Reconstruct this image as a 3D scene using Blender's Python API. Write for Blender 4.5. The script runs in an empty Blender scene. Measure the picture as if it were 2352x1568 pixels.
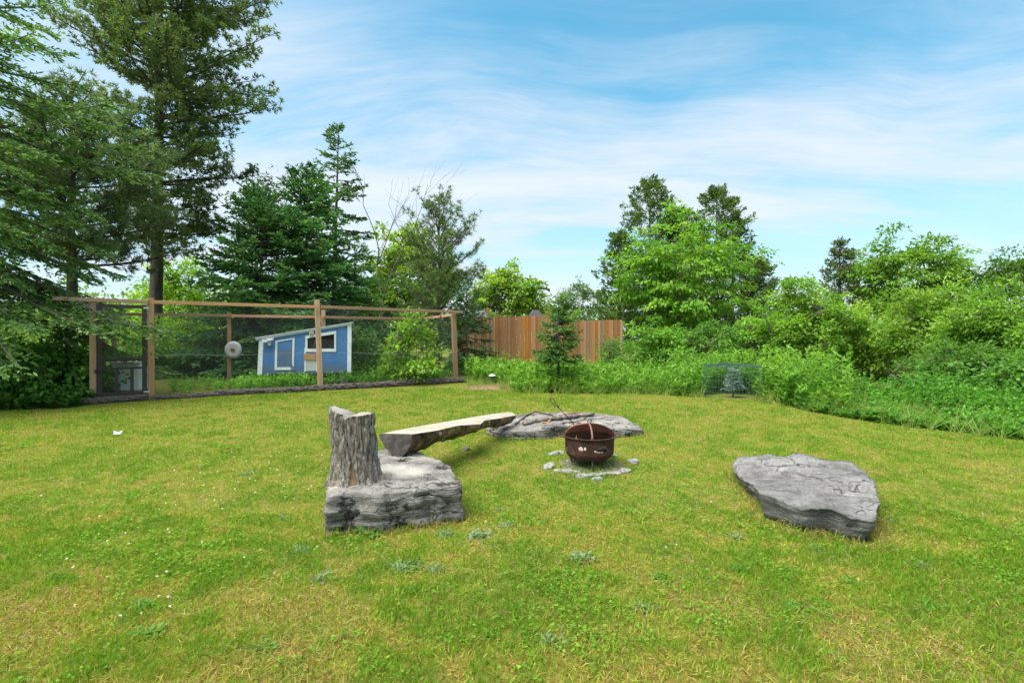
import bpy, bmesh, math, random
import numpy as np
from mathutils import Vector, Matrix
R = math.radians
sc = bpy.context.scene
col = sc.collection
rng = np.random.default_rng(7)

# ------------------------------------------------------------------ camera
F = 1150.0; CX = 1176.0; CY = 784.0; HOR = 779.0; CAMZ = 1.6
cd = bpy.data.cameras.new('camera'); cam = bpy.data.objects.new('camera', cd); col.objects.link(cam)
cd.sensor_width = 36.0; cd.lens = 36.0 * F / 2352.0; cd.clip_end = 2000; cd.clip_start = 0.05
cam.location = (0, 0, CAMZ)
cam.rotation_euler = (R(90) - math.atan((CY - HOR) / F), 0, 0)
sc.camera = cam

# ------------------------------------------------------------------ sky
SUN_EL = R(64); SUN_DIR = Vector((-0.50, -0.28, 0.0)).normalized() * math.cos(SUN_EL) + Vector((0, 0, math.sin(SUN_EL)))
w = bpy.data.worlds.new('World'); sc.world = w; w.use_nodes = True
SKY = (28, -0.39, 1.82, -3.77)
nt = w.node_tree; nt.nodes.clear(); N = nt.nodes.new; LK = nt.links.new
out = N('ShaderNodeOutputWorld')
sky = N('ShaderNodeTexSky'); sky.sky_type = 'NISHITA'; sky.sun_disc = False
sky.sun_elevation = SUN_EL; sky.sun_rotation = math.atan2(SUN_DIR.x, SUN_DIR.y); sky.altitude = 100; sky.air_density = 1.0; sky.dust_density = 0.6; sky.ozone_density = 2.0
hs = N('ShaderNodeHueSaturation'); hs.inputs['Hue'].default_value = 0.466; hs.inputs['Saturation'].default_value = 1.28; hs.inputs['Value'].default_value = 1.0
LK(sky.outputs[0], hs.inputs['Color'])
bg1 = N('ShaderNodeBackground'); bg1.inputs[1].default_value = 0.112; LK(hs.outputs[0], bg1.inputs[0])
bg2 = N('ShaderNodeBackground'); bg2.inputs[1].default_value = 0.475
tc = N('ShaderNodeTexCoord')
sep = N('ShaderNodeSeparateXYZ'); LK(tc.outputs['Generated'], sep.inputs[0])
def M_(op, a, b=None, c=None):
    m = N('ShaderNodeMath'); m.operation = op
    for i, v in enumerate((a, b, c)):
        if v is None: continue
        if isinstance(v, (int, float)): m.inputs[i].default_value = v
        else: LK(v, m.inputs[i])
    return m.outputs[0]
zz = M_('ADD', M_('MAXIMUM', sep.outputs[2], 0.0), 0.16)
comb = N('ShaderNodeCombineXYZ'); LK(M_('DIVIDE', sep.outputs[0], zz), comb.inputs[0]); LK(M_('DIVIDE', sep.outputs[1], zz), comb.inputs[1])
# cirrus: direction projected on a high layer, warped, then stretched streaks over broad soft banks
wn = N('ShaderNodeTexNoise'); wn.inputs['Scale'].default_value = 0.55; wn.inputs['Detail'].default_value = 3; LK(comb.outputs[0], wn.inputs[0])
wv = N('ShaderNodeVectorMath'); wv.operation = 'MULTIPLY_ADD'; LK(wn.outputs['Color'], wv.inputs[0]); wv.inputs[1].default_value = (0.8, 0.8, 0); LK(comb.outputs[0], wv.inputs[2])
mp = N('ShaderNodeMapping'); LK(wv.outputs[0], mp.inputs[0]); mp.inputs['Rotation'].default_value = (0, 0, R(SKY[0])); mp.inputs['Scale'].default_value = (0.55, 1.0, 1); mp.inputs['Location'].default_value = (SKY[1], SKY[2], 0)
n1 = N('ShaderNodeTexNoise'); n1.inputs['Scale'].default_value = 0.62; n1.inputs['Detail'].default_value = 5; n1.inputs['Roughness'].default_value = 0.55; LK(mp.outputs[0], n1.inputs[0])
mp2 = N('ShaderNodeMapping'); LK(wv.outputs[0], mp2.inputs[0]); mp2.inputs['Rotation'].default_value = (0, 0, R(SKY[0] + 6)); mp2.inputs['Scale'].default_value = (0.5, 2.6, 1); mp2.inputs['Location'].default_value = (SKY[3], 2.1, 0)
n2 = N('ShaderNodeTexNoise'); n2.inputs['Scale'].default_value = 0.9; n2.inputs['Detail'].default_value = 9; n2.inputs['Roughness'].default_value = 0.66; n2.inputs['Distortion'].default_value = 0.3; LK(mp2.outputs[0], n2.inputs[0])
mixn = M_('ADD', M_('MULTIPLY', n1.outputs[0], 0.66), M_('MULTIPLY', n2.outputs[0], 0.34))
cr = N('ShaderNodeValToRGB'); cr.color_ramp.interpolation = 'EASE'; cr.color_ramp.elements[0].position = 0.37; cr.color_ramp.elements[0].color = (0.05, 0.05, 0.05, 1)
cr.color_ramp.elements[1].position = 0.565; cr.color_ramp.elements[1].color = (0.88, 0.88, 0.88, 1)
LK(mixn, cr.inputs[0])
# thin haze of cloud thickens towards the horizon as one looks through more of it
hz = N('ShaderNodeMapRange'); hz.inputs[1].default_value = 0.0; hz.inputs[2].default_value = 0.40; hz.inputs[3].default_value = 0.9; hz.inputs[4].default_value = 0.0; LK(sep.outputs[2], hz.inputs[0])
mask = M_('MAXIMUM', cr.outputs[0], hz.outputs[0])
cc = N('ShaderNodeValToRGB'); cc.color_ramp.elements[0].color = (0.62, 0.76, 0.93, 1); cc.color_ramp.elements[1].color = (0.93, 0.96, 1.0, 1); cc.color_ramp.elements[0].position = 0.40; cc.color_ramp.elements[1].position = 0.64
LK(mixn, cc.inputs[0]); LK(cc.outputs[0], bg2.inputs[0])
mx = N('ShaderNodeMixShader'); LK(mask, mx.inputs[0]); LK(bg1.outputs[0], mx.inputs[1]); LK(bg2.outputs[0], mx.inputs[2]); LK(mx.outputs[0], out.inputs[0])

# ------------------------------------------------------------------ sun
sd = bpy.data.lights.new('sun', 'SUN'); so = bpy.data.objects.new('sun', sd); col.objects.link(so)
sd.energy = 4.4; sd.angle = R(55); sd.color = (1.0, 0.955, 0.88)
so.rotation_euler = SUN_DIR.to_track_quat('Z', 'Y').to_euler(); so.location = (0, 0, 30)
sc.view_settings.view_transform = 'Standard'; sc.view_settings.look = 'None'; sc.view_settings.gamma = 1; sc.view_settings.use_curve_mapping = False
sc.view_settings.exposure = 1.15
sc.cycles.max_bounces = 6; sc.cycles.diffuse_bounces = 3; sc.cycles.transmission_bounces = 4; sc.cycles.transparent_max_bounces = 8

# ------------------------------------------------------------------ helpers
def ss(a, b, x):
    t = np.clip((np.asarray(x, float) - a) / (b - a), 0, 1); return t * t * (3 - 2 * t)
def hash3(i, j, k, s):
    h = (i * 374761393 + j * 668265263 + k * 2147483647 + s * 1274126177) & 0xFFFFFFFF
    h = ((h ^ (h >> 13)) * 1274126177) & 0xFFFFFFFF
    h = (h ^ (h >> 16)) & 0xFFFFFFFF
    return h / 4294967295.0
def vnoise(p, s=0):
    p = np.asarray(p, float); f = np.floor(p); t = p - f; t = t * t * (3 - 2 * t); f = f.astype(np.int64)
    r = 0
    for dx in (0, 1):
        for dy in (0, 1):
            for dz in (0, 1):
                wgt = (t[:, 0] if dx else 1 - t[:, 0]) * (t[:, 1] if dy else 1 - t[:, 1]) * (t[:, 2] if dz else 1 - t[:, 2])
                r = r + wgt * hash3(f[:, 0] + dx, f[:, 1] + dy, f[:, 2] + dz, s)
    return r
def fbm(p, o=4, s=0):
    p = np.asarray(p, float); a = 0.5; r = 0; n = 0
    for i in range(o):
        r = r + a * vnoise(p, s + i); n += a; a *= 0.5; p = p * 2.03 + 11.3
    return r / n
def fbm2(x, y, sc_, o=3, s=0):
    x = np.atleast_1d(np.asarray(x, float)); y = np.atleast_1d(np.asarray(y, float))
    return fbm(np.stack([x * sc_, y * sc_, np.zeros_like(x)], 1), o, s)
def gz(x, y):
    y = np.asarray(y, float)
    return 0.30 * ss(4, 12, y) + 0.25 * ss(12, 22, y)
def gz1(x, y): return float(gz(x, y))
def H(px, py, z):                       # the point at height z seen at a pixel of the photograph
    Y = (CAMZ - z) * F / (py - HOR); return Vector(((px - CX) / F * Y, Y, z))
def G(px, py):                          # the point of the ground seen at a pixel
    z = 0.1
    for _ in range(30): z = gz1(0, (CAMZ - z) * F / (py - HOR)) * 0.6 + z * 0.4
    return H(px, py, z)
def D(px, py, Y): return Vector(((px - CX) / F * Y, Y, CAMZ - (py - HOR) / F * Y))
def inpoly(x, y, poly):
    r = np.zeros(len(x), bool); n = len(poly)
    for i in range(n):
        x1, y1 = poly[i]; x2, y2 = poly[(i + 1) % n]
        c = ((y1 > y) != (y2 > y)) & (x < (x2 - x1) * (y - y1) / ((y2 - y1) if y2 != y1 else 1e-9) + x1)
        r ^= c
    return r

def thing(name, label, cat, loc=(0, 0, 0), group=None):
    o = bpy.data.objects.new(name, None); col.objects.link(o); o.location = loc; o.empty_display_size = 0.2
    return tag(o, label, cat, group)
def tag(o, label=None, cat=None, group=None, kind=None):
    if label: o['label'] = label
    if cat: o['category'] = cat
    if group: o['group'] = group
    if kind: o['kind'] = kind
    return o
def meshobj(name, verts, faces, mat, parent=None, smooth=False, colors=None):
    me = bpy.data.meshes.new(name)
    verts = np.asarray(verts, np.float32)
    if parent is not None: verts = verts - np.array(parent_loc(parent), np.float32)
    if isinstance(faces, np.ndarray):
        k = faces.shape[1]; nf = len(faces)
        me.vertices.add(len(verts)); me.vertices.foreach_set('co', verts.ravel())
        me.loops.add(nf * k); me.loops.foreach_set('vertex_index', faces.astype(np.int32).ravel())
        me.polygons.add(nf); me.polygons.foreach_set('loop_start', np.arange(0, nf * k, k, dtype=np.int32))
        me.update(calc_edges=True)
    else:
        me.from_pydata([tuple(v) for v in verts], [], faces); me.update()
    if colors is not None:
        a = me.color_attributes.new('Col', 'FLOAT_COLOR', 'POINT')
        c4 = np.ones((len(verts), 4), np.float32); c4[:, :3] = colors; a.data.foreach_set('color', c4.ravel())
    if smooth: me.polygons.foreach_set('use_smooth', np.ones(len(me.polygons), bool))
    me.materials.append(mat)
    o = bpy.data.objects.new(name, me); col.objects.link(o)
    if parent is not None: o.parent = parent
    return o
def parent_loc(p):
    l = Vector(p.location)
    while p.parent is not None:
        p = p.parent; l = l + Vector(p.location)
    return l
class MB:
    """collects boxes and tubes, world coordinates, into one mesh"""
    def __init__(s): s.v = []; s.f = []
    def add(s, v, f):
        b = len(s.v); s.v += [tuple(q) for q in v]; s.f += [tuple(i + b for i in q) for q in f]; return s
    def box(s, c, sx, sy, sz, rz=0.0, ry=0.0):
        m = Matrix.Rotation(rz, 3, 'Z') @ Matrix.Rotation(ry, 3, 'Y'); c = Vector(c); v = []
        for x in (-1, 1):
            for y in (-1, 1):
                for z in (-1, 1): v.append(c + m @ Vector((x * sx / 2, y * sy / 2, z * sz / 2)))
        return s.add(v, [(0, 1, 3, 2), (4, 6, 7, 5), (0, 4, 5, 1), (2, 3, 7, 6), (0, 2, 6, 4), (1, 5, 7, 3)])
    def beam(s, a, b, w_, h, up=(0, 0, 1)):
        a = Vector(a); b = Vector(b); d = (b - a).normalized(); sd_ = d.cross(Vector(up)).normalized(); u = sd_.cross(d).normalized(); v = []
        for p in (a, b):
            for i, j in ((-1, -1), (1, -1), (1, 1), (-1, 1)): v.append(p + sd_ * (i * w_ / 2) + u * (j * h / 2))
        return s.add(v, [(0, 3, 2, 1), (4, 5, 6, 7), (0, 1, 5, 4), (1, 2, 6, 5), (2, 3, 7, 6), (3, 0, 4, 7)])
    def tube(s, pts, rad, n=8, cap=True):
        pts = [Vector(p) for p in pts]; k = len(pts)
        if not hasattr(rad, '__len__'): rad = [rad] * k
        rings = []; pu = None
        for i, p in enumerate(pts):
            d = (pts[min(i + 1, k - 1)] - pts[max(i - 1, 0)]).normalized()
            if pu is None: pu = d.orthogonal().normalized()
            u = (pu - d * pu.dot(d)).normalized(); pu = u; v = d.cross(u)
            rings.append([p + (u * math.cos(t) + v * math.sin(t)) * rad[i] for t in [2 * math.pi * j / n for j in range(n)]])
        V_ = [q for r in rings for q in r]; F_ = []
        for i in range(k - 1):
            for j in range(n): F_.append((i * n + j, i * n + (j + 1) % n, (i + 1) * n + (j + 1) % n, (i + 1) * n + j))
        if cap: F_.append(tuple(range(n))[::-1]); F_.append(tuple((k - 1) * n + j for j in range(n)))
        return s.add(V_, F_)
    def prism(s, poly, off):                # poly: world points, extruded by vector off
        n = len(poly); off = Vector(off); v = [Vector(p) for p in poly] + [Vector(p) + off for p in poly]
        f = [tuple(range(n))[::-1], tuple(n + i for i in range(n))] + [(i, (i + 1) % n, n + (i + 1) % n, n + i) for i in range(n)]
        return s.add(v, f)
    def build(s, name, mat, parent=None, smooth=False, bevel=0.0):
        o = meshobj(name, np.array([tuple(v) for v in s.v]), s.f, mat, parent, smooth)
        bm = bmesh.new(); bm.from_mesh(o.data); bmesh.ops.recalc_face_normals(bm, faces=bm.faces)
        if bevel: bmesh.ops.bevel(bm, geom=list(bm.edges), offset=bevel, segments=1, affect='EDGES', clamp_overlap=True)
        bm.to_mesh(o.data); bm.free()
        return o

# ------------------------------------------------------------------ materials
class NT:
    def __init__(s, name):
        s.m = bpy.data.materials.new(name); s.m.use_nodes = True; s.t = s.m.node_tree; s.p = s.t.nodes['Principled BSDF']; s.o = s.t.nodes['Material Output']
    def n(s, typ, **kw):
        x = s.t.nodes.new(typ)
        for k, v in kw.items():
            if k in x.inputs: x.inputs[k].default_value = v
            else: setattr(x, k, v)
        return x
    def l(s, a, b): s.t.links.new(a, b)
    def coord(s, scale=(1, 1, 1), loc=(0, 0, 0), which='Object', rot=(0, 0, 0)):
        c = s.n('ShaderNodeTexCoord'); m = s.n('ShaderNodeMapping'); s.l(c.outputs[which], m.inputs[0]); m.inputs['Scale'].default_value = scale; m.inputs['Location'].default_value = loc; m.inputs['Rotation'].default_value = rot
        return m.outputs[0]
    def noise(s, vec, scale, detail=5, rough=0.55, dist=0.0):
        x = s.n('ShaderNodeTexNoise', Scale=scale, Detail=detail, Roughness=rough, Distortion=dist); s.l(vec, x.inputs['Vector']); return x.outputs[0]
    def ramp(s, fac, stops):
        r = s.n('ShaderNodeValToRGB'); e = r.color_ramp.elements
        while len(e) < len(stops): e.new(0.5)
        for q, (p, c) in zip(e, stops): q.position = p; q.color = (c[0], c[1], c[2], 1) if hasattr(c, '__len__') else (c, c, c, 1)
        s.l(fac, r.inputs[0]); return r.outputs[0]
    def mix(s, fac, a, b, blend='MIX'):
        x = s.n('ShaderNodeMix', data_type='RGBA', blend_type=blend)
        for v, i in ((fac, 0), (a, 6), (b, 7)):
            if isinstance(v, (int, float)): x.inputs[i].default_value = v
            elif isinstance(v, tuple): x.inputs[i].default_value = (v[0], v[1], v[2], 1)
            else: s.l(v, x.inputs[i])
        return x.outputs[2]
    def bump(s, h, strength=0.5, dist=0.02):
        b = s.n('ShaderNodeBump'); b.inputs['Strength'].default_value = strength; b.inputs['Distance'].default_value = dist; s.l(h, b.inputs['Height']); s.l(b.outputs[0], s.p.inputs['Normal'])
    def base(s, c): s.l(c, s.p.inputs['Base Color'])
    def set(s, rough=0.8, spec=0.3, metal=0.0):
        s.p.inputs['Roughness'].default_value = rough; s.p.inputs['Specular IOR Level'].default_value = spec; s.p.inputs['Metallic'].default_value = metal; return s

def leaf_mat(name, trans=0.35, rough=0.5, spec=0.25):
    k = NT(name); k.set(rough, spec)
    a = k.n('ShaderNodeAttribute', attribute_name='Col'); k.base(a.outputs['Color'])
    t = k.n('ShaderNodeBsdfTranslucent'); g = k.n('ShaderNodeMix', data_type='RGBA', blend_type='MULTIPLY'); g.inputs[0].default_value = 1.0; k.l(a.outputs['Color'], g.inputs[6]); g.inputs[7].default_value = (1.25, 1.25, 0.7, 1)
    k.l(g.outputs[2], t.inputs[0])
    m = k.n('ShaderNodeMixShader'); m.inputs[0].default_value = trans; k.l(k.p.outputs[0], m.inputs[1]); k.l(t.outputs[0], m.inputs[2]); k.l(m.outputs[0], k.o.inputs[0])
    return k.m
LEAF = leaf_mat('leaf', 0.48); NEEDLE = leaf_mat('needle', 0.38, 0.55, 0.2); GRASSM = leaf_mat('grass_blade', 0.42, 0.75, 0.05)

def bark_mat(name, c1, c2, vs=6.0, hs=30.0, bump=0.6):
    k = NT(name); k.set(0.9, 0.15); v = k.coord((hs, hs, vs)); a = k.noise(v, 1.0, 8, 0.65, 0.4); k.base(k.ramp(a, [(0.3, c1), (0.7, c2)])); k.bump(a, bump, 0.02); return k.m
BARK = bark_mat('bark_dark', (0.035, 0.03, 0.026), (0.13, 0.115, 0.10), 2.5, 9)
BARKG = bark_mat('bark_grey', (0.07, 0.06, 0.05), (0.22, 0.2, 0.18), 4, 12)
DEADBARK = bark_mat('bark_dead_pale', (0.22, 0.20, 0.18), (0.45, 0.42, 0.38), 4, 12)

def wood_mat(name, c1, c2, c3, axis='z', rough=0.8, grain=26.0):
    k = NT(name); k.set(rough, 0.2)
    s = {'z': (grain, grain, 1.3), 'x': (1.3, grain, grain)}[axis]
    v = k.coord(s); a = k.noise(v, 1.0, 6, 0.6, 0.6); big = k.noise(k.coord((1.5, 1.5, 1.5)), 1.0, 3)
    oi = k.n('ShaderNodeObjectInfo')
    c = k.ramp(a, [(0.3, c1), (0.55, c2), (0.78, c3)]); c = k.mix(k.ramp(big, [(0.35, 0.0), (0.7, 0.5)]), c, c1)
    hsv = k.n('ShaderNodeHueSaturation'); k.l(c, hsv.inputs['Color'])
    mr = k.n('ShaderNodeMapRange'); k.l(oi.outputs['Random'], mr.inputs[0]); mr.inputs[3].default_value = 0.68; mr.inputs[4].default_value = 1.22; k.l(mr.outputs[0], hsv.inputs['Value'])
    ml = k.n('ShaderNodeMath', operation='MULTIPLY'); k.l(oi.outputs['Random'], ml.inputs[0]); ml.inputs[1].default_value = 7.31
    fr = k.n('ShaderNodeMath', operation='FRACT'); k.l(ml.outputs[0], fr.inputs[0])
    m2 = k.n('ShaderNodeMapRange'); k.l(fr.outputs[0], m2.inputs[0]); m2.inputs[3].default_value = 0.85; m2.inputs[4].default_value = 1.2; k.l(m2.outputs[0], hsv.inputs['Saturation'])
    k.base(hsv.outputs[0]); k.bump(a, 0.35, 0.006); return k.m
LUMBER = wood_mat('weathered_lumber', (0.29, 0.165, 0.085), (0.46, 0.28, 0.15), (0.58, 0.38, 0.225), 'z')
LUMBERX = wood_mat('weathered_rail_lumber', (0.30, 0.17, 0.095), (0.45, 0.28, 0.165), (0.56, 0.385, 0.25), 'x')
FENCEW = wood_mat('cedar_fence_board', (0.26, 0.125, 0.055), (0.42, 0.21, 0.098), (0.52, 0.305, 0.17), 'z', grain=22)
def plain(name, c, rough=0.6, spec=0.3, metal=0.0, var=0.25, scale=8.0, bump=0.0):
    k = NT(name); k.set(rough, spec, metal); a = k.noise(k.coord((1, 1, 1)), scale, 6, 0.6)
    k.base(k.ramp(a, [(0.3, tuple(q * (1 - var) for q in c)), (0.7, tuple(min(1, q * (1 + var * 0.6)) for q in c))]))
    if bump: k.bump(a, bump, 0.01)
    return k.m
# ------------------------------------------------------------------ ground
k = NT('ground_soil_thatch'); k.set(0.95, 0.1)
v = k.coord((1, 1, 1)); a = k.noise(v, 0.9, 4); b = k.noise(v, 28.0, 6, 0.7); c_ = k.noise(v, 6.0, 5, 0.6)
cA = k.ramp(b, [(0.3, (0.06, 0.06, 0.012)), (0.5, (0.15, 0.145, 0.028)), (0.72, (0.27, 0.235, 0.07))])
cB = k.ramp(b, [(0.3, (0.04, 0.075, 0.008)), (0.6, (0.11, 0.16, 0.014)), (0.8, (0.2, 0.22, 0.03))])
k.base(k.mix(k.ramp(c_, [(0.42, 0.0), (0.6, 1.0)]), cA, cB)); k.bump(b, 0.6, 0.02); GROUNDM = k.m
xs = np.unique(np.concatenate([np.linspace(-600, -30, 15), np.linspace(-30, 30, 91), np.linspace(30, 600, 15)]))
ys = np.unique(np.concatenate([np.linspace(-400, -5, 12), np.linspace(-5, 30, 71), np.linspace(30, 700, 18)]))
XX, YY = np.meshgrid(xs, ys); V = np.stack([XX.ravel(), YY.ravel(), gz(XX.ravel(), YY.ravel())], 1)
nx = len(xs); ii = np.arange(len(xs) * (len(ys) - 1)).reshape(len(ys) - 1, nx)[:, :-1].ravel()
FQ = np.stack([ii, ii + 1, ii + nx + 1, ii + nx], 1)
tag(meshobj('ground', V, FQ, GROUNDM, None, True), kind='structure')

# lawn outline in metres, found from where its edge shows
edge_px = [(-260, 965), (-60, 948), (60, 943), (180, 938), (222, 934), (341, 921), (560, 905), (741, 897), (900, 891), (1066, 887), (1130, 892), (1200, 903), (1300, 905), (1480, 906), (1640, 916), (1770, 926), (1850, 944), (2000, 968), (2150, 990), (2352, 1012), (2520, 1035)]
edge = [(G(px, py).x, G(px, py).y) for px, py in edge_px]
lawn_poly = [(-9.0, 0.4)] + edge + [(8.5, 0.4)]

# ------------------------------------------------------------------ rocks
def limestone(name, dust):
    k = NT(name); k.set(0.9, 0.2)
    v = k.coord((1, 1, 1)); st = k.noise(k.coord((2.2, 2.2, 22)), 1.0, 6, 0.6, 0.8); bl = k.noise(v, 3.0, 6, 0.62); fine = k.noise(v, 40, 5, 0.7)
    c0 = k.ramp(bl, [(0.3, (0.125, 0.118, 0.107)), (0.5, (0.25, 0.237, 0.215)), (0.7, (0.385, 0.365, 0.33))])
    c0 = k.mix(k.ramp(st, [(0.36, 0.8), (0.5, 0.0)]), c0, (0.08, 0.074, 0.065))
    c0 = k.mix(k.ramp(fine, [(0.35, 0.55), (0.6, 0.0)]), c0, (0.12, 0.115, 0.105))
    c0 = k.mix(k.ramp(fine, [(0.58, 0.0), (0.8, 0.4)]), c0, (0.64, 0.62, 0.56))
    li = k.noise(k.coord((1, 1, 1.6), (3, 7, 1)), 4.5, 9, 0.72); c0 = k.mix(k.ramp(li, [(0.55, 0.0), (0.60, 0.9)]), c0, (0.018, 0.017, 0.014))
    vr = k.n('ShaderNodeTexVoronoi', feature='DISTANCE_TO_EDGE', Scale=3.4); wv_ = k.n('ShaderNodeVectorMath', operation='MULTIPLY_ADD'); nz_ = k.n('ShaderNodeTexNoise', Scale=5.0, Detail=5.0); k.l(v, nz_.inputs['Vector']); k.l(nz_.outputs['Color'], wv_.inputs[0]); wv_.inputs[1].default_value = (.35, .35, .35); k.l(k.coord((1, 1, 2.6)), wv_.inputs[2]); k.l(wv_.outputs[0], vr.inputs['Vector'])
    ck = k.ramp(vr.outputs['Distance'], [(0.0, 1.0), (0.035, 0.0)]); br_ = k.ramp(k.noise(v, 2.2, 3), [(.50, 0.0), (.62, .6)]); cm = k.n('ShaderNodeMath', operation='MULTIPLY'); k.l(ck, cm.inputs[0]); k.l(br_, cm.inputs[1])
    c0 = k.mix(cm.outputs[0], c0, (0.02, 0.019, 0.017))
    if dust:
        gd = k.n('ShaderNodeTexGradient', gradient_type='SPHERICAL'); k.l(k.coord((2.3, 3.4, 1.0), (-0.10, 0.05, -.32)), gd.inputs[0])
        sp_ = k.n('ShaderNodeMath', operation='MULTIPLY'); k.l(gd.outputs[1], sp_.inputs[0]); k.l(k.noise(v, 4, 6, .65), sp_.inputs[1])
        c0 = k.mix(k.ramp(sp_.outputs[0], [(.08, 0.0), (.32, .85)]), c0, (0.50, 0.47, 0.41))
    k.base(c0)
    hm = k.n('ShaderNodeMath', operation='ADD'); k.l(st, hm.inputs[0]); k.l(bl, hm.inputs[1]); h2 = k.n('ShaderNodeMath', operation='MULTIPLY_ADD'); k.l(fine, h2.inputs[0]); h2.inputs[1].default_value = 0.5; k.l(hm.outputs[0], h2.inputs[2])
    h3 = k.n('ShaderNodeMath', operation='SUBTRACT'); k.l(h2.outputs[0], h3.inputs[0]); k.l(cm.outputs[0], h3.inputs[1]); k.bump(h3.outputs[0], 1.0, 0.05); return k.m
ROCKM = limestone('limestone', False); ROCKD = limestone('limestone_dusted', True)
def limestone_pale():
    k = NT('limestone_pale'); k.set(0.9, 0.2)
    v = k.coord((1, 1, 1)); st = k.noise(k.coord((2.5, 6, 22), rot=(0, 0, 0.4)), 1.0, 7, 0.62, 1.0); bl = k.noise(v, 2.4, 6, 0.62); fine = k.noise(v, 45, 5, 0.7)
    c0 = k.ramp(bl, [(0.3, (0.15, 0.147, 0.14)), (0.5, (0.29, 0.282, 0.272)), (0.7, (0.43, 0.42, 0.40))])
    c0 = k.mix(k.ramp(st, [(0.36, 0.75), (0.5, 0.0)]), c0, (0.09, 0.085, 0.08)); c0 = k.mix(k.ramp(fine, [(0.35, 0.55), (0.6, 0.0)]), c0, (0.11, 0.105, 0.10)); c0 = k.mix(k.ramp(fine, [(0.6, 0.0), (0.8, 0.4)]), c0, (0.58, 0.56, 0.53))
    vr = k.n('ShaderNodeTexVoronoi', feature='DISTANCE_TO_EDGE', Scale=3.4); wv_ = k.n('ShaderNodeVectorMath', operation='MULTIPLY_ADD'); nz_ = k.n('ShaderNodeTexNoise', Scale=5.0, Detail=5.0); k.l(v, nz_.inputs['Vector']); k.l(nz_.outputs['Color'], wv_.inputs[0]); wv_.inputs[1].default_value = (.35, .35, .35); k.l(k.coord((1, 1, 2.6)), wv_.inputs[2]); k.l(wv_.outputs[0], vr.inputs['Vector'])
    ck = k.ramp(vr.outputs['Distance'], [(0.0, 1.0), (0.035, 0.0)]); br_ = k.ramp(k.noise(v, 2.2, 3), [(.53, 0.0), (.62, .7)]); cm = k.n('ShaderNodeMath', operation='MULTIPLY'); k.l(ck, cm.inputs[0]); k.l(br_, cm.inputs[1])
    c0 = k.mix(cm.outputs[0], c0, (0.02, 0.019, 0.017))
    k.base(c0); hm = k.n('ShaderNodeMath', operation='ADD'); k.l(st, hm.inputs[0]); k.l(fine, hm.inputs[1]); h3 = k.n('ShaderNodeMath', operation='SUBTRACT'); k.l(hm.outputs[0], h3.inputs[0]); k.l(cm.outputs[0], h3.inputs[1]); k.bump(h3.outputs[0], 1.0, 0.045); return k.m
ROCKP = limestone_pale()

def rock(name, label, outline, mat, inset=0.0, seed=0, amp=0.03, group=None, zc_add=0.0, ledge=0.03, bev=0.014, step=.018, brk=None):
    P = np.array([tuple(H(px, py, z)) for px, py, z in outline]); n = 150
    Q = np.vstack([P, P[:1]]); seg = np.r_[0, np.cumsum(np.linalg.norm(np.diff(Q[:, :2], axis=0), axis=1))]
    t = np.linspace(0, seg[-1], n, endpoint=False); O = np.stack([np.interp(t, seg, Q[:, i]) for i in range(3)], 1)
    for _ in range(1): O = 0.25 * np.roll(O, 1, 0) + 0.5 * O + 0.25 * np.roll(O, -1, 0)
    c = O.mean(0); c[2] += zc_add
    out_ = O[:, :2] - c[:2]; out_ /= np.linalg.norm(out_, axis=1)[:, None]
    jag = (fbm(np.c_[O[:, :2] * 9, np.zeros(n)], 3, seed) - 0.5) * 0.07; O[:, :2] += out_ * jag[:, None]
    V = [c]; K = 26
    for i in range(1, K + 1):
        s = i / K; p = c + (O - c) * s
        p[:, 2] = c[2] + (O[:, 2] - c[2]) * s ** 1.5 - bev * max(0, (s - 0.88) / 0.12) ** 2
        p[:, 2] += (fbm(np.c_[p[:, :2] * 3.2, np.zeros(n)], 4, seed + 5) - 0.5) * amp * 2.2 + (fbm(np.c_[p[:, :2] * 14, np.zeros(n)], 3, seed + 9) - 0.5) * amp * 0.9 - 0.35 * amp * np.exp(-((fbm(np.c_[p[:, :2] * np.array([2.2, 6.5]), np.zeros(n)], 3, seed + 13) - .5) / .018) ** 2)
        p[:, 2] += step * (ss(.47, .51, fbm(np.c_[p[:, :2] * np.array([1.7, 2.6]), np.zeros(n)], 3, seed + 17)) - .5) * min(1, (1 - s) * 8 + .3)
        V += list(p)
    last = np.array(V[-n:]); S = 18
    for i in range(1, S + 1):
        s = i / S; p = last.copy(); g = gz(p[:, 0], p[:, 1]) - 0.08; p[:, 2] = last[:, 2] + (g - last[:, 2]) * s
        off = 0.012 * math.sin(math.pi * min(1, s * 1.4)) - inset * s ** .9
        q = np.c_[last[:, :2] * 4, p[:, 2] * 26]; led = (fbm(q, 3, seed + 20) - 0.5) * 2 * ledge + (fbm(np.c_[last[:, :2] * 7, p[:, 2] * 5], 3, seed + 30) - 0.5) * 0.05; blk = fbm(np.c_[last[:, :2] * 5.5, p[:, 2] * 2], 2, seed + 40); led = led - 0.05 * np.exp(-((blk - .5) / .02) ** 2) * min(1, s * 3)
        p[:, :2] += out_ * (off + led)[:, None]
        V += list(p)
    V = np.array(V); Fs = [(0, 1 + j, 1 + (j + 1) % n) for j in range(n)]
    for r in range(K + S - 1):
        b = 1 + r * n
        Fs += [(b + j, b + n + j, b + n + (j + 1) % n, b + (j + 1) % n) for j in range(n)]
    base = Vector((c[0], c[1], gz1(c[0], c[1])))
    root = bpy.data.objects.new(name, bpy.data.meshes.new(name)); bpy.data.objects.remove(root)
    o = meshobj(name, V - np.array(base), Fs, mat, None, True); o.location = base
    tag(o, label, 'rock', group)
    return o, [(q[0], q[1]) for q in O], c
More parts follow.
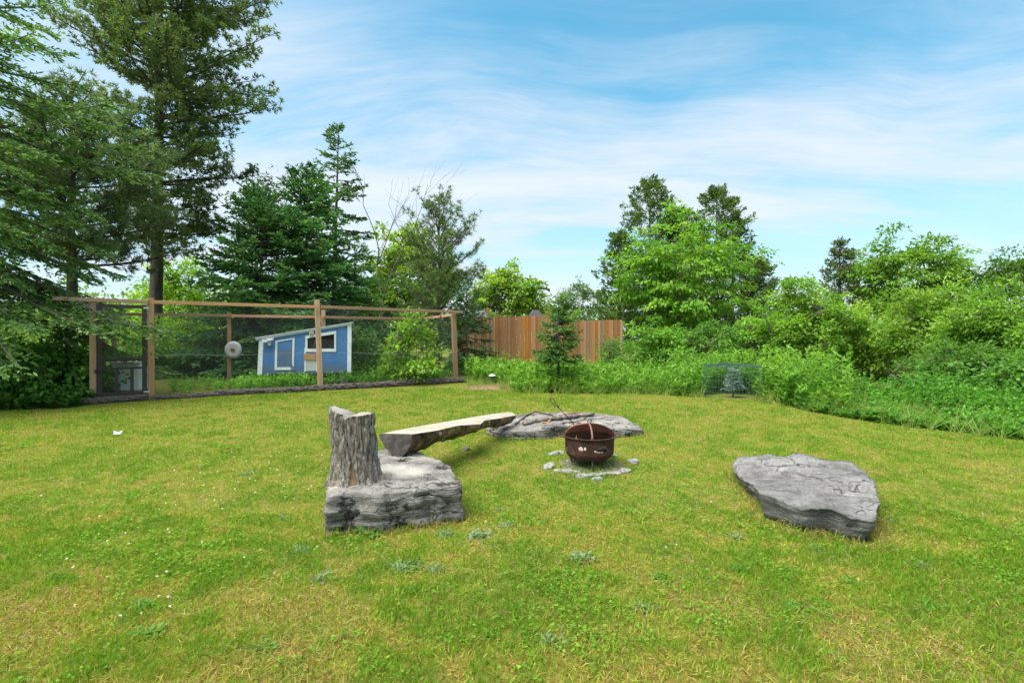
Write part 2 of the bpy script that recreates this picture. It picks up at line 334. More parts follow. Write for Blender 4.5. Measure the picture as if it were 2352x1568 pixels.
A_out = [(747, 1142, .32), (807, 1135, .33), (870, 1136, .33), (934, 1126, .33), (997, 1120, .33), (1039, 1114, .33), (1063, 1120, .30), (1053, 1096, .33), (1036, 1075, .34), (1012, 1052, .35), (952, 1031, .35), (872, 1032, .35), (800, 1062, .34), (752, 1108, .33)]
rockA, polyA, cA_ = rock('flat_boulder', 'thick layered grey boulder carrying the upright stump, black lichen along its front lip', A_out, ROCKD, 0.0, 3, 0.02, ledge=0.035)
B_out = [(1117, 984, .22), (1150, 990, .24), (1190, 988, .26), (1258, 985, .27), (1303, 975, .28), (1347, 974, .28), (1400, 982, .27), (1440, 984, .26), (1481, 988, .2), (1466, 972, .28), (1421, 952, .32), (1363, 947, .33), (1300, 947, .34), (1230, 946, .34), (1193, 952, .33), (1150, 961, .3), (1125, 972, .26)]
rockB, polyB, cB_ = rock('flat_boulder', 'long low grey boulder behind the fire pit with firewood sticks lying on it', B_out, ROCKM, 0.02, 11, 0.025, ledge=0.03)
C_out = [(1741, 1129, .25), (1795, 1147, .245), (1846, 1169, .225), (1904, 1167, .235), (1960, 1190, .21), (2011, 1202, .19), (2022, 1140, .245), (2013, 1109, .26), (1984, 1084, .25), (1958, 1055, .27), (1905, 1050, .27), (1852, 1039, .31), (1826, 1038, .31), (1798, 1050, .26), (1763, 1045, .26), (1700, 1046, .24), (1678, 1066, .18), (1688, 1086, .17), (1708, 1102, .19), (1728, 1112, .19)]
rockC, polyC, cC_ = rock('flat_boulder', 'bare pale grey slab boulder lying alone in the open lawn', C_out, ROCKP, 0.15, 21, 0.032, ledge=0.028, bev=.006, step=.05)
def rock_top(o, x, y):
    dg = bpy.context.evaluated_depsgraph_get
    h = o.ray_cast(Vector((x, y, 5)) - o.location, Vector((0, 0, -1)))
    return (h[1].z + o.location.z) if h[0] else gz1(x, y)
# the limestone slab's pale worn patch is stone powder left where wood was chopped
bpy.context.view_layer.update()

# ------------------------------------------------------------------ stump on the boulder
k = NT('stump_bark'); k.set(0.95, 0.1)
a = k.noise(k.coord((38, 38, 11)), 1.0, 9, 0.74, 1.2); b = k.noise(k.coord((1, 1, 1)), 6, 4)
c0 = k.ramp(a, [(0.36, (0.026, 0.021, 0.017)), (0.46, (0.165, 0.145, 0.118)), (0.62, (0.50, 0.455, 0.39))]); c0 = k.mix(k.ramp(b, [(0.4, 0.0), (0.7, 0.35)]), c0, (0.15, 0.13, 0.105)); k.base(c0); k.bump(a, 1.0, 0.04); STUMPB = k.m
k = NT('cut_wood_grey'); k.set(0.85, 0.15); a = k.noise(k.coord((1, 1, 1)), 14, 7, 0.7, 1.5); rg = k.n('ShaderNodeTexWave', wave_type='RINGS', rings_direction='Z', Scale=16, Distortion=3.0, Detail=3); k.l(k.coord((1, 1, 1)), rg.inputs[0])
c0 = k.mix(0.35, k.ramp(a, [(0.3, (0.14, 0.125, 0.105)), (0.7, (0.36, 0.335, 0.30))]), k.ramp(rg.outputs[1], [(0.0, (0.15, 0.125, 0.10)), (1.0, (0.38, 0.35, 0.30))])); k.base(c0); k.bump(a, 0.4, 0.01); CUTW = k.m
INWOOD = wood_mat('bare_inner_wood', (0.13, 0.08, 0.045), (0.23, 0.15, 0.09), (0.31, 0.22, 0.14), 'z', grain=30)
SX, SY = -1.40, 4.52; SZ = 0.30
st_root = thing('tree_stump', 'upright forked stump with rough grey bark and a split front, standing on the boulder', 'stump', (SX, SY, SZ))
nt_, nh = 200, 64; th = np.linspace(0, 2 * np.pi, nt_, endpoint=False); V = []; mask = []
for j in range(nh + 1):
    s = j / nh
    fl = 0.240 - 0.045 * min(1, s / 0.35) - 0.014 * s + 0.03 * max(0, (0.12 - s) / 0.12) + 0.0 * s
    rx = fl * (1.0 - 0.0 * s) ; ry = fl * (1 - 0.16 * s)
    cx0 = -0.05 * s
    lob = 1 + 0.06 * s * np.cos(2 * th)
    x = rx * lob * np.cos(th); y = ry * lob * np.sin(th)
    xn = -0.012
    ztop = 0.622 + np.maximum(0, -(x - xn)) * 0.42 + np.maximum(0, (x - xn)) * 0.05 - 0.02 * np.exp(-((x - xn) / 0.03) ** 2)
    z = s * ztop
    p3 = np.c_[np.cos(th) * 5.0, np.sin(th) * 5.0, z * 3.2]; wv = fbm(p3, 2, 4)
    ri = np.abs(fbm(np.c_[np.cos(th) * 6.5 + wv, np.sin(th) * 6.5 + wv, z * 5], 3, 41) - 0.5) * 2
    d = 0.046 * ri ** 0.6 - 0.018 + 0.03 * (fbm(np.c_[np.cos(th) * 1.6, np.sin(th) * 1.6, z * 2], 2, 51) - 0.5)
    # split down the front (theta = -90 deg) with bare wedge at the foot
    ang = (th - 1.5 * np.pi + np.pi) % (2 * np.pi) - np.pi
    arc = ang * fl
    hz_ = z
    cxk = np.interp(hz_, [0.0, 0.23, 0.36, 0.5, 0.63], [0.05, 0.018, -0.005, -0.04, -0.055]); wk = np.interp(hz_, [0, 0.1, 0.23, 0.25, 0.63], [0.042, 0.03, 0.004, 0.006, 0.004])
    inn = np.abs(arc - cxk) < wk
    d = np.where(inn & (hz_ < 0.235), -0.022, d); d = np.where((np.abs(arc - cxk) < 0.008) & (hz_ >= 0.235), -0.035, d)
    foot = 0.010 * np.maximum(0, np.sin(th * 3 + 0.8)) * max(0, 1 - s / 0.2)
    V.append(np.c_[x + np.cos(th) * (d + foot) + cx0, y + np.sin(th) * (d + foot), z]); mask.append(inn & (hz_ < 0.235))
V = np.array(V).reshape(-1, 3) + np.array([SX, SY, SZ]); mask = np.array(mask).ravel()
Fb = []; Fw = []
for j in range(nh):
    for i in range(nt_):
        q = (j * nt_ + i, j * nt_ + (i + 1) % nt_, (j + 1) * nt_ + (i + 1) % nt_, (j + 1) * nt_ + i)
        (Fw if mask[list(q)].sum() >= 3 else Fb).append(q)
meshobj('bark', V, Fb, STUMPB, st_root, True); meshobj('bare_wood_wedge', V, Fw, INWOOD, st_root, True)
rim = V[nh * nt_:(nh + 1) * nt_]; ctr = rim.mean(0); Vt = [ ]; Ft = []
for r_ in range(9):
    s = 1 - r_ / 8.0
    q = ctr + (rim - ctr) * max(s, 0.02); x = q[:, 0] - SX + 0.05
    q[:, 2] = SZ + 0.620 + np.maximum(0, -(x + 0.012)) * 0.42 + np.maximum(0, (x + 0.012)) * 0.05 - 0.02 * np.exp(-((x + 0.012) / 0.03) ** 2) + (fbm(q * 22, 3, 5) - 0.5) * 0.012 - (0 if r_ == 0 else 0.003)
    Vt.append(q)
Vt = np.array(Vt).reshape(-1, 3)
for j in range(8):
    for i in range(nt_): Ft.append((j * nt_ + i, j * nt_ + (i + 1) % nt_, (j + 1) * nt_ + (i + 1) % nt_, (j + 1) * nt_ + i))
Ft.append(tuple(8 * nt_ + i for i in range(nt_)))
meshobj('cut_top', Vt, Ft, CUTW, st_root, True)

# ------------------------------------------------------------------ half-log bench
k = NT('log_top_wood'); k.set(0.75, 0.2); a = k.noise(k.coord((1.6, 26, 26), rot=(0, 0, R(-58))), 1.0, 7, 0.65, 0.8); b = k.noise(k.coord((1, 1, 1)), 5, 5)
c0 = k.ramp(a, [(0.32, (0.15, 0.13, 0.10)), (0.46, (0.30, 0.275, 0.22)), (0.68, (0.45, 0.425, 0.36))]); c0 = k.mix(k.ramp(b, [(0.45, 0.0), (0.7, 0.6)]), c0, (0.26, 0.23, 0.185)); k.base(c0); k.bump(a, 0.4, 0.01); BENCHT = k.m
k = NT('log_underside'); k.set(0.9, 0.15); a = k.noise(k.coord((5, 5, 5)), 1.0, 8, 0.68, 0.6); b = k.noise(k.coord((1, 1, 1)), 16, 6, 0.7)
c0 = k.ramp(a, [(0.36, (0.025, 0.018, 0.012)), (0.5, (0.13, 0.088, 0.048)), (0.68, (0.38, 0.29, 0.16))]); c0 = k.mix(k.ramp(b, [(0.52, 0.0), (0.7, 0.8)]), c0, (0.03, 0.022, 0.016)); k.base(c0); k.bump(a, 0.7, 0.03); BENCHU = k.m
k = NT('log_end_grain'); k.set(0.85, 0.15); a = k.noise(k.coord((1, 1, 1)), 9, 7, 0.65, 1.0); c0 = k.ramp(a, [(0.3, (0.045, 0.038, 0.034)), (0.55, (0.12, 0.103, 0.092)), (0.75, (0.24, 0.205, 0.175))]); k.base(c0); k.bump(a, 0.4, 0.01); BENCHE = k.m
far_px = [(870, 997), (912, 988), (955, 980), (1039, 965.5), (1100, 955.5), (1140, 949.5), (1166, 946.5), (1176, 947.5)]
near_px = [(947, 997), (1003, 988.5), (1052, 977), (1085, 975), (1104, 974), (1113, 965.5), (1150, 960), (1185, 953.5)]
def zt_(i, n): return 0.575 + (0.43 - 0.575) * i / (n - 1)
FAR = np.array([tuple(H(p[0], p[1], zt_(i, 8))) for i, p in enumerate(far_px)]); NEAR = np.array([tuple(H(p[0], p[1], zt_(i, 8))) for i, p in enumerate(near_px)])
def resamp(P, n):
    seg = np.r_[0, np.cumsum(np.linalg.norm(np.diff(P, axis=0), axis=1))]; t = np.linspace(0, seg[-1], n); return np.stack([np.interp(t, seg, P[:, i]) for i in range(3)], 1)
m_ = 90; FA = resamp(FAR, m_); NE = resamp(NEAR, m_)
broot = thing('log_bench', 'half-log bench with pale sawn top bridging the two boulders', 'bench', tuple((FA[0] + NE[0]) / 2 - np.array([0, 0, 0.22])))
nb = 26; V = []
for i in range(m_):
    s = i / (m_ - 1); dep = np.interp(s, [0, 0.25, 0.5, 0.72, 0.8, 0.95, 1], [0.225, 0.20, 0.145, 0.125, 0.15, 0.14, 0.07])
    for j in range(nb + 1):
        u = j / nb; e = FA[i] + (NE[i] - FA[i]) * u; prof = math.sin(math.pi * u) ** 0.62 * (0.75 + 0.5 * u if u < 0.6 else 1.05)
        nz = fbm(np.array([[e[0] * 5, e[1] * 5, u * 3]]), 4, 61)[0] - 0.5
        bulge = 0.03 * math.sin(math.pi * u)
        V.append((e[0] + (u - 0.5) * 0.05 * math.sin(math.pi * u), e[1], e[2] - dep * prof * (1 + 0.7 * nz)))
Fs = [(i * (nb + 1) + j, (i + 1) * (nb + 1) + j, (i + 1) * (nb + 1) + j + 1, i * (nb + 1) + j + 1) for i in range(m_ - 1) for j in range(nb)]
Vb = np.array(V); meshobj('bark_underside', Vb, Fs, BENCHU, broot, True)
Vt = []; kt = 9
for i in range(m_):
    for j in range(kt):
        u = j / (kt - 1); e = FA[i] + (NE[i] - FA[i]) * u; inner = 1 if 0 < j < kt - 1 else 0
        Vt.append((e[0], e[1], e[2] + inner * (0.006 + 0.02 * (fbm(np.array([[e[0] * 4, e[1] * 4, 0]]), 3, 71)[0] - 0.5))))
Ft = [(i * kt + j, i * kt + j + 1, (i + 1) * kt + j + 1, (i + 1) * kt + j) for i in range(m_ - 1) for j in range(kt - 1)]
meshobj('sawn_top', np.array(Vt), Ft, BENCHT, broot, True)
for nm, i in (('end_face', 0), ('end_face', m_ - 1)):
    ring = Vb[i * (nb + 1):(i + 1) * (nb + 1)]; c = ring.mean(0)
    meshobj(nm, np.vstack([ring, c[None]]), [(j, j + 1, nb + 1) for j in range(nb)] + [(nb, 0, nb + 1)], BENCHE, broot)
mb = MB(); q = H(1004, 989, .53); mb.tube([q + Vector((-0.02, 0.03, -.03)), q + Vector((0.045, -0.05, -.03))], [0.026, 0.024], 10); mb.build('branch_stub', CUTW, broot, True)
for px, py, ex, ey in ((1010, 1003, 1018, 1014), (962, 1012, 968, 1024)):
    a_ = H(px, py, .43); b_ = H(ex, ey, .39); MB().tube([a_ + Vector((0, .05, .04)), a_, b_], [0.028, 0.022, 0.013], 8).build('branch_stub', BENCHU, broot, True)

# ------------------------------------------------------------------ sticks, poker on the long boulder
k = NT('dead_stick_bark'); k.set(0.9, 0.15); a = k.noise(k.coord((14, 14, 14)), 1.0, 7, 0.68); k.base(k.ramp(a, [(0.35, (0.05, 0.042, 0.036)), (0.55, (0.2, 0.175, 0.15)), (0.75, (0.42, 0.38, 0.33))])); k.bump(a, 0.6, 0.01); STICK = k.m
def on_rock(o, px, py, z0, lift):
    p = H(px, py, z0); p.z = rock_top(o, p.x, p.y) + lift; return p
def stick(name, label, pxs, r0, r1, mat=STICK, lift=None, cat='stick', n=8, group=None, z0=.33, ends=None):
    pts = [on_rock(rockB, x, y, z0, (lift if lift is not None else 0) + r0 * 0.9) for x, y in pxs]
    if ends: 
        for i, dz in ends.items(): pts[i].z += dz
    # densify and wobble
    P = resamp(np.array([tuple(p) for p in pts]), 14); P += (rng.random(P.shape) - 0.5) * np.array([0.012, 0.012, 0.006]); b = Vector(P[0])
    mb = MB().tube(P - np.array(b), list(np.linspace(r0, r1, 14)), n); o = mb.build(name, mat, None, True); o.location = b; tag(o, label, cat, group); return o
stick('firewood_stick', 'thickest pale-barked branch lying across the long boulder', [(1202, 967), (1260, 961), (1320, 955), (1362, 953)], 0.042, 0.03)
stick('firewood_stick', 'thin dark arched branch along the back of the long boulder', [(1184, 964), (1208, 955), (1230, 950), (1262, 952), (1280, 955)], 0.015, 0.012, BARK, ends={2: 0.03})
stick('firewood_stick', 'reddish peeled branch beside the thickest stick on the long boulder', [(1285, 955), (1320, 951), (1366, 951)], 0.022, 0.016, wood_mat('peeled_red_branch', (0.12, 0.06, 0.04), (0.22, 0.13, 0.09), (0.3, 0.2, 0.15), 'x'))
stick('firewood_stick', 'crooked grey twig under the rusty poker on the long boulder', [(1290, 966), (1318, 961), (1338, 957), (1352, 952), (1364, 953)], 0.012, 0.009, ends={3: 0.02})
stick('forked_twig', 'small bleached forked twig standing up behind the firewood', [(1277, 950), (1282, 949), (1284, 949)], 0.008, 0.005, DEADBARK, ends={0: 0.10, 1: 0.06, 2: 0.0})
CHIP = plain('fresh_wood_chip', (0.5, 0.27, 0.12), 0.8, 0.2, 0, 0.3, 20)
for i, (x, y) in enumerate(((1253, 969), (1262, 967))):
    p = on_rock(rockB, x, y, .31, 0.012); o = MB().box((0, 0, 0), 0.12 - 0.03 * i, 0.035, 0.016, 0.3 + i, 0.1).build('wood_chip', CHIP); o.location = p
    tag(o, ('larger', 'smaller')[i] + ' orange fresh wood chip lying beside the firewood on the long boulder', 'wood chip', 'wood chips on the boulder')
RUSTD = plain('dark_rusty_iron', (0.035, 0.022, 0.017), 0.6, 0.4, 0.3, 0.4, 30)
base = on_rock(rockB, 1318, 972, .29, 0.012); top = D(1264, 914, base.y + 0.25)
dv = (top - base); up = dv.normalized(); sdv = up.cross(Vector((0, 1, 0))).normalized(); mb = MB(); mb.tube([base - base, dv * 0.62], 0.008, 8)
loop = [dv * 0.60] + [dv * f_ + sdv * s_ for f_, s_ in ((0.70, .012), (0.88, .028), (0.97, .026), (1.0, 0.0), (0.97, -.022), (0.88, -.022), (0.70, -.008))] + [dv * 0.60]
mb.tube(loop, 0.0065, 8); o = mb.build('fire_poker', RUSTD, None, True); o.location = base; tag(o, 'thin black iron poker with loop handle leaning up from the long boulder', 'poker')
# small loose stone under the bench
def stone(name, label, cat, loc, s, mat, seed, group=None, rz=0):
    bm = bmesh.new(); bmesh.ops.create_icosphere(bm, subdivisions=3, radius=1.0)
    P = np.array([v.co[:] for v in bm.verts]); d = 0.5 + 1.0 * fbm(P * 1.5 + seed * 3.7, 3, seed) + 0.35 * (fbm(P * 4 + seed, 2, seed) - 0.5)
    P = np.sign(P) * np.abs(P) ** 0.8 * d[:, None] * np.array(s); c_, s_ = math.cos(rz), math.sin(rz); P = np.c_[P[:, 0] * c_ - P[:, 1] * s_, P[:, 0] * s_ + P[:, 1] * c_, P[:, 2]]
    for v, q in zip(bm.verts, P): v.co = q
    me = bpy.data.meshes.new(name); bm.to_mesh(me); bm.free(); me.materials.append(mat); me.polygons.foreach_set('use_smooth', np.ones(len(me.polygons), bool))
    o = bpy.data.objects.new(name, me); col.objects.link(o); o.location = loc; tag(o, label, cat, group); return o
p = G(1070, 1034); stone('loose_stone', 'small dark stone lying in the grass under the log bench', 'stone', (p.x, p.y, p.z + .015), (.055, .04, .03), ROCKM, 3)
p = G(190, 924); stone('loose_stone', 'rounded brown boulder beside the pen door post', 'stone', (p.x - .05, p.y + .12, p.z + .1), (.2, .17, .16), ROCKM, 8)

# ------------------------------------------------------------------ fire pit
k = NT('rusted_steel'); k.set(0.85, 0.25, 0.15); a = k.noise(k.coord((1, 1, 1)), 9, 7, 0.66); b = k.noise(k.coord((1, 1, 1)), 55, 4, 0.7)
c0 = k.ramp(a, [(0.3, (0.028, 0.015, 0.012)), (0.52, (0.062, 0.03, 0.022)), (0.72, (0.115, 0.052, 0.034))]); c0 = k.mix(k.ramp(b, [(0.6, 0.0), (0.75, 0.5)]), c0, (0.2, 0.13, 0.1)); k.base(c0); k.bump(b, 0.25, 0.004); RUST = k.m
FX, FY = (1354 - CX) / F * 6.12, 6.12; FZ = gz1(FX, FY)
fp = thing('fire_pit', 'rusty round steel fire bowl with cut-out shapes and domed spark screen', 'fire pit', (FX, FY, FZ))
prof = [(0.07, 0.075), (0.14, 0.078), (0.2, 0.09), (0.245, 0.115), (0.275, 0.145), (0.29, 0.175)] + [(0.292 + 0.008 * i / 20, 0.175 + (0.365 - 0.175) * i / 20) for i in range(1, 21)]
na = 220; V = []
for r_, z_ in prof:
    for i in range(na): t = 2 * math.pi * i / na; V.append((FX + r_ * math.cos(t), FY + r_ * math.sin(t), FZ + z_))
def hole(x, z):      # x: arc metres from the front, z above ground; shapes cut out of the wall
    def el(cx, cz, a, b): return ((x - cx) / a) ** 2 + ((z - cz) / b) ** 2 < 1
    if el(-.150, .262, .030, .024) or el(-.098, .267, .012, .018): return True
    if el(.115, .268, .062, .026) or el(.045, .243, .036, .016) or el(.075, .262, .035, .022): return True
    if 0.218 < z < .25 and (abs(x - .07) < .012 or abs(x - .105) < .012 or abs(x - .145) < .013 or abs(x - .172) < .010): return True
    for tx in (-.40, .41, .85, -.80):
        if .2 < z < .335:
            k_ = (z - .2) / .135; wd = .034 * (1 - k_) * (0.62 + 0.5 * ((k_ * 5) % 1.0 < 0.55))
            if abs(x - tx) < wd: return True
    return False
Fs = []
for j in range(len(prof) - 1):
    for i in range(na):
        t = 2 * math.pi * (i + .5) / na; ang = (t - 1.5 * math.pi + math.pi) % (2 * math.pi) - math.pi; z_ = (prof[j][1] + prof[j + 1][1]) / 2
        if j >= 5 and hole(ang * .297, z_): continue
        Fs.append((j * na + i, j * na + (i + 1) % na, (j + 1) * na + (i + 1) % na, (j + 1) * na + i))
Fs.append(tuple(range(na))[::-1])
bo = meshobj('bowl', np.array(V), Fs, RUST, fp, True); md = bo.modifiers.new('s', 'SOLIDIFY'); md.thickness = 0.004
def circ(r_, z_, n=64, a0=0, a1=2 * math.pi): return [Vector((FX + r_ * math.cos(a0 + (a1 - a0) * i / n), FY + r_ * math.sin(a0 + (a1 - a0) * i / n), FZ + z_)) for i in range(n + 1)]
MB().tube(circ(.305, .368), .0085, 8, False).build('rim', RUST, fp, True)
MB().tube(circ(.318, .376), .0075, 8, False).build('rim_ring', RUST, fp, True)
for s_ in (0, math.pi):
    pts = [Vector((FX + .31 * math.cos(s_ + a_) , FY + .31 * math.sin(s_ + a_), FZ + .376)) for a_ in (-.42,)]
    pts += [Vector((FX + r_ * math.cos(s_ + a_), FY + r_ * math.sin(s_ + a_), FZ + .376)) for r_, a_ in ((.345, -.36), (.368, -.25), (.38, -.1), (.38, .1), (.368, .25), (.345, .36), (.31, .42))]
    MB().tube(pts, .0075, 8).build('handle', RUST, fp, True)
for t in (0.5, 2.6, 4.71):
    MB().tube([Vector((FX + .24 * math.cos(t), FY + .24 * math.sin(t), FZ + .12)), Vector((FX + .25 * math.cos(t), FY + .25 * math.sin(t), FZ - .03))], .014, 8).build('leg', RUSTD, fp, True)
def dome(t, ph): return Vector((FX + .298 * math.cos(t) * math.cos(ph), FY + .298 * math.sin(t) * math.cos(ph), FZ + .372 + .148 * math.sin(ph)))
# the back half of the dome is sheet steel, the front half open wire mesh
V = []; Fs = []; nu, nv = 40, 10
for j in range(nv + 1):
    for i in range(nu + 1): V.append(dome(math.pi * (0.03 + .94 * i / nu), math.pi / 2 * j / nv))
for j in range(nv):
    for i in range(nu): b_ = j * (nu + 1) + i; Fs.append((b_, b_ + 1, b_ + nu + 2, b_ + nu + 1))
k = NT('rust_red_screen'); k.set(0.8, 0.2, 0.1); a = k.noise(k.coord((1, 1, 1)), 10, 6, 0.65); k.base(k.ramp(a, [(0.3, (0.17, 0.055, 0.034)), (0.7, (0.40, 0.15, 0.09))])); RUSTR = k.m
ds = meshobj('spark_screen_back', np.array([tuple(q) for q in V]), Fs, RUSTR, fp, True); md = ds.modifiers.new('s', 'SOLIDIFY'); md.thickness = 0.003
mb = MB()
for i in range(0, 33): t = math.pi + math.pi * i / 32; mb.tube([dome(t, ph) for ph in np.linspace(0, 1.4, 8)], .0006, 3, False)
for j in range(1, 11): ph = 1.4 * j / 11; mb.tube([dome(t, ph) for t in np.linspace(math.pi, 2 * math.pi, 25)], .0006, 3, False)
tag(mb.build('spark_screen_mesh', RUST, fp), kind='stuff')
MB().tube([dome(1.5 * math.pi, ph) + Vector((-.01, 0, .004)) for ph in np.linspace(0, math.pi / 2, 12)] , .012, 6).build('screen_strap', plain('strap_steel', (0.19, 0.10, 0.075), .7, .3, .2, .25, 14), fp, True)
MB().tube([dome(math.pi * 0 + a_, 0.0 + ph) for a_, ph in ((1.5 * math.pi * 0, math.pi / 2), (0, 1.2), (-.1, .95), (-.12, .7), (-.1, .45), (0, .2), (.05, 0.0))], .006, 6).build('screen_edge', RUST, fp, True)
tp = dome(0, math.pi / 2); MB().tube([tp + Vector((.024 * math.cos(a_), 0, .03 + .024 * math.sin(a_))) for a_ in np.linspace(0, 2 * math.pi, 18)], .004, 6, False).build('screen_handle', RUSTD, fp, True)
ASH = plain('pale_ash_sand', (0.33, 0.29, 0.24), .95, .1, 0, .3, 30, .4)
V = [(FX, FY, FZ + .255)]; Fs = []
for j in range(1, 7):
    for i in range(40): r_ = .287 * j / 6; t = 2 * math.pi * i / 40; V.append((FX + r_ * math.cos(t), FY + r_ * math.sin(t), FZ + .25 - .05 * (j / 6) ** 2 + .02 * rng.random()))
Fs = [(0, 1 + i, 1 + (i + 1) % 40) for i in range(40)] + [(1 + j * 40 + i, 1 + (j + 1) * 40 + i, 1 + (j + 1) * 40 + (i + 1) % 40, 1 + j * 40 + (i + 1) % 40) for j in range(5) for i in range(40)]
meshobj('ash_fill', np.array(V), Fs, ASH, fp, True)
CHAR = plain('charred_wood', (0.02, 0.019, 0.018), .8, .3, 0, .5, 25, .6)
q0 = Vector((FX + .04, FY - .2, FZ + .235)); o = MB().tube([Vector((0, 0, 0)), Vector((.08, .0, .012)), Vector((.17, .03, .0))], [.03, .036, .02], 9).build('charred_log', CHAR, None, True); o.location = q0; tag(o, 'blackened log end lying on the ash inside the fire bowl', 'log')
# ring of stones
RSTONE = plain('pale_ring_stone', (0.27, 0.265, 0.25), .9, .15, 0, .55, 18, .9)
ring = [(1262, 1071, .045, .13, -.35), (1301, 1085, .10, .05, -.35), (1338, 1096, .06, .04, 0), (1361, 1095, .085, .04, .1), (1373, 1103, .05, .03, .3), (1403, 1091, .1, .045, .2), (1436, 1084, .06, .05, .3), (1455, 1062, .045, .08, .1), (1272, 1045, .07, .035, .5), (1287, 1041, .04, .03, 0), (1412, 1050, .04, .03, .4), (1310, 1062, .05, .04, .9)]
ring_lab = {0: 'longest narrow grey stone of the fire pit ring, on the side of the log bench', 1: 'broad flat stone of the fire pit ring next to the longest narrow one', 5: 'long low stone of the fire pit ring on the side of the lone slab', 7: 'upright narrow stone of the fire pit ring facing the caged spruce', 4: 'small stone lying just outside the fire pit ring', 11: 'small stone inside the ring tucked beside the fire bowl'}
for i, (x, y, a_, b_, rz) in enumerate(ring):
    p = G(x, y); stone('ring_stone', ring_lab.get(i, 'pale rough stone set in the ring around the fire pit'), 'stone', (p.x, p.y, p.z + .005), (a_ * 1.4, b_ * 1.05, .036), RSTONE, 30 + i, 'stones ringing the fire pit', rz)
# bare soil inside the ring
V = [(FX, FY, FZ + .008)]; n_ = 48
for j in range(1, 6):
    for i in range(n_): t = 2 * math.pi * i / n_; r_ = .43 * j / 5 * (1 + .12 * math.sin(3 * t + 1) * (j / 5)); V.append((FX + .02 + r_ * math.cos(t), FY + r_ * math.sin(t) - .03, gz1(0, FY + r_ * math.sin(t)) + .012 - .02 * (j == 5)))
Fs = [(0, 1 + i, 1 + (i + 1) % n_) for i in range(n_)] + [(1 + j * n_ + i, 1 + (j + 1) * n_ + i, 1 + (j + 1) * n_ + (i + 1) % n_, 1 + j * n_ + (i + 1) % n_) for j in range(4) for i in range(n_)]
k = NT('gravelly_soil'); k.set(.95, .1); a = k.noise(k.coord((1, 1, 1)), 30, 6, .7); k.base(k.ramp(a, [(.3, (.04, .034, .027)), (.5, (.15, .125, .095)), (.7, (.34, .31, .26))])); k.bump(a, .8, .02)
tag(meshobj('bare_earth', np.array(V), Fs, k.m, None, True), kind='structure')
# ------------------------------------------------------------------ chicken pen
PA = np.array([-8.78, 10.50]); PB = np.array([-1.66, 14.80]); U2 = (PB - PA) / np.linalg.norm(PB - PA); PL = np.linalg.norm(PB - PA); W2 = np.array([-U2[1], U2[0]]); PD = 2.69
def pen(s, d, z): q = PA + U2 * s + W2 * d; return Vector((q[0], q[1], z))
pyaw = math.atan2(U2[1], U2[0]); PG = 0.30; DOORW = 0.93; MID = DOORW + 3.59; TOP = 2.43
proot = thing('chicken_pen', 'long lumber-framed chicken run covered in hexagonal wire netting', 'pen', tuple(pen(PL / 2, PD / 2, PG)))
def post(s, d, ztop, wd=0.115, lean=(0, 0), name='post'):
    b_ = pen(s, d, gz1(0, pen(s, d, 0).y) - .06); t_ = pen(s, d, ztop) + Vector((lean[0], lean[1], 0)); MB().beam(b_, t_, wd, wd, up=(U2[0], U2[1], 0)).build(name, LUMBER, proot, bevel=.004)
post(0, 0, 2.40); post(DOORW + .06, 0, 2.50, .12, (-.01, 0)); post(MID, 0, 2.60, .115, (-.085, 0)); post(PL, 0, 2.36, .12, (-.07, 0))
for s_, t_ in ((0.0, 2.26), (2.56, 2.36), (5.09, 2.5), (PL - .05, 2.48)): post(s_, PD, t_, .10)
post(0, 1.1, 2.25, .10)
def rail(a_, b_, h=.075, wd=.04): 
    a_ = Vector(a_); b_ = Vector(b_); c_ = (a_ + b_) / 2; L_ = (b_ - a_).length; d_ = (b_ - a_).normalized()
    o = MB().box((0, 0, 0), L_, wd, h).build('rail', LUMBERX, None, bevel=.003); o.parent = proot; o.location = c_ - Vector(proot.location); o.rotation_euler = (0, -math.asin(d_.z), math.atan2(d_.y, d_.x)); return o
rail(pen(-.62, -.085, 2.425), pen(DOORW + .02, -.082, 2.415)); rail(pen(DOORW + .11, -.08, 2.415), pen(MID - .1, -.08, 2.42)); rail(pen(MID + .0, -.085, 2.425), pen(PL + .18, -.082, 2.40))
rail(pen(0, PD - .075, 2.24), pen(2.6, PD - .075, 2.26)); rail(pen(2.61, PD - .078, 2.26), pen(5.1, PD - .078, 2.28)); rail(pen(5.11, PD - .075, 2.28), pen(PL, PD - .075, 2.28))
rail(pen(0, .06, 2.33), pen(0, PD - .1, 2.2)); rail(pen(PL - .02, .07, 2.33), pen(PL - .02, PD - .1, 2.30))
rail(pen(PL - .5, -.04, 2.30), pen(PL - .1, .9, 2.28), .07)
rail(pen(0.08, .1, .36), pen(0.08, PD - .1, .36), .09)

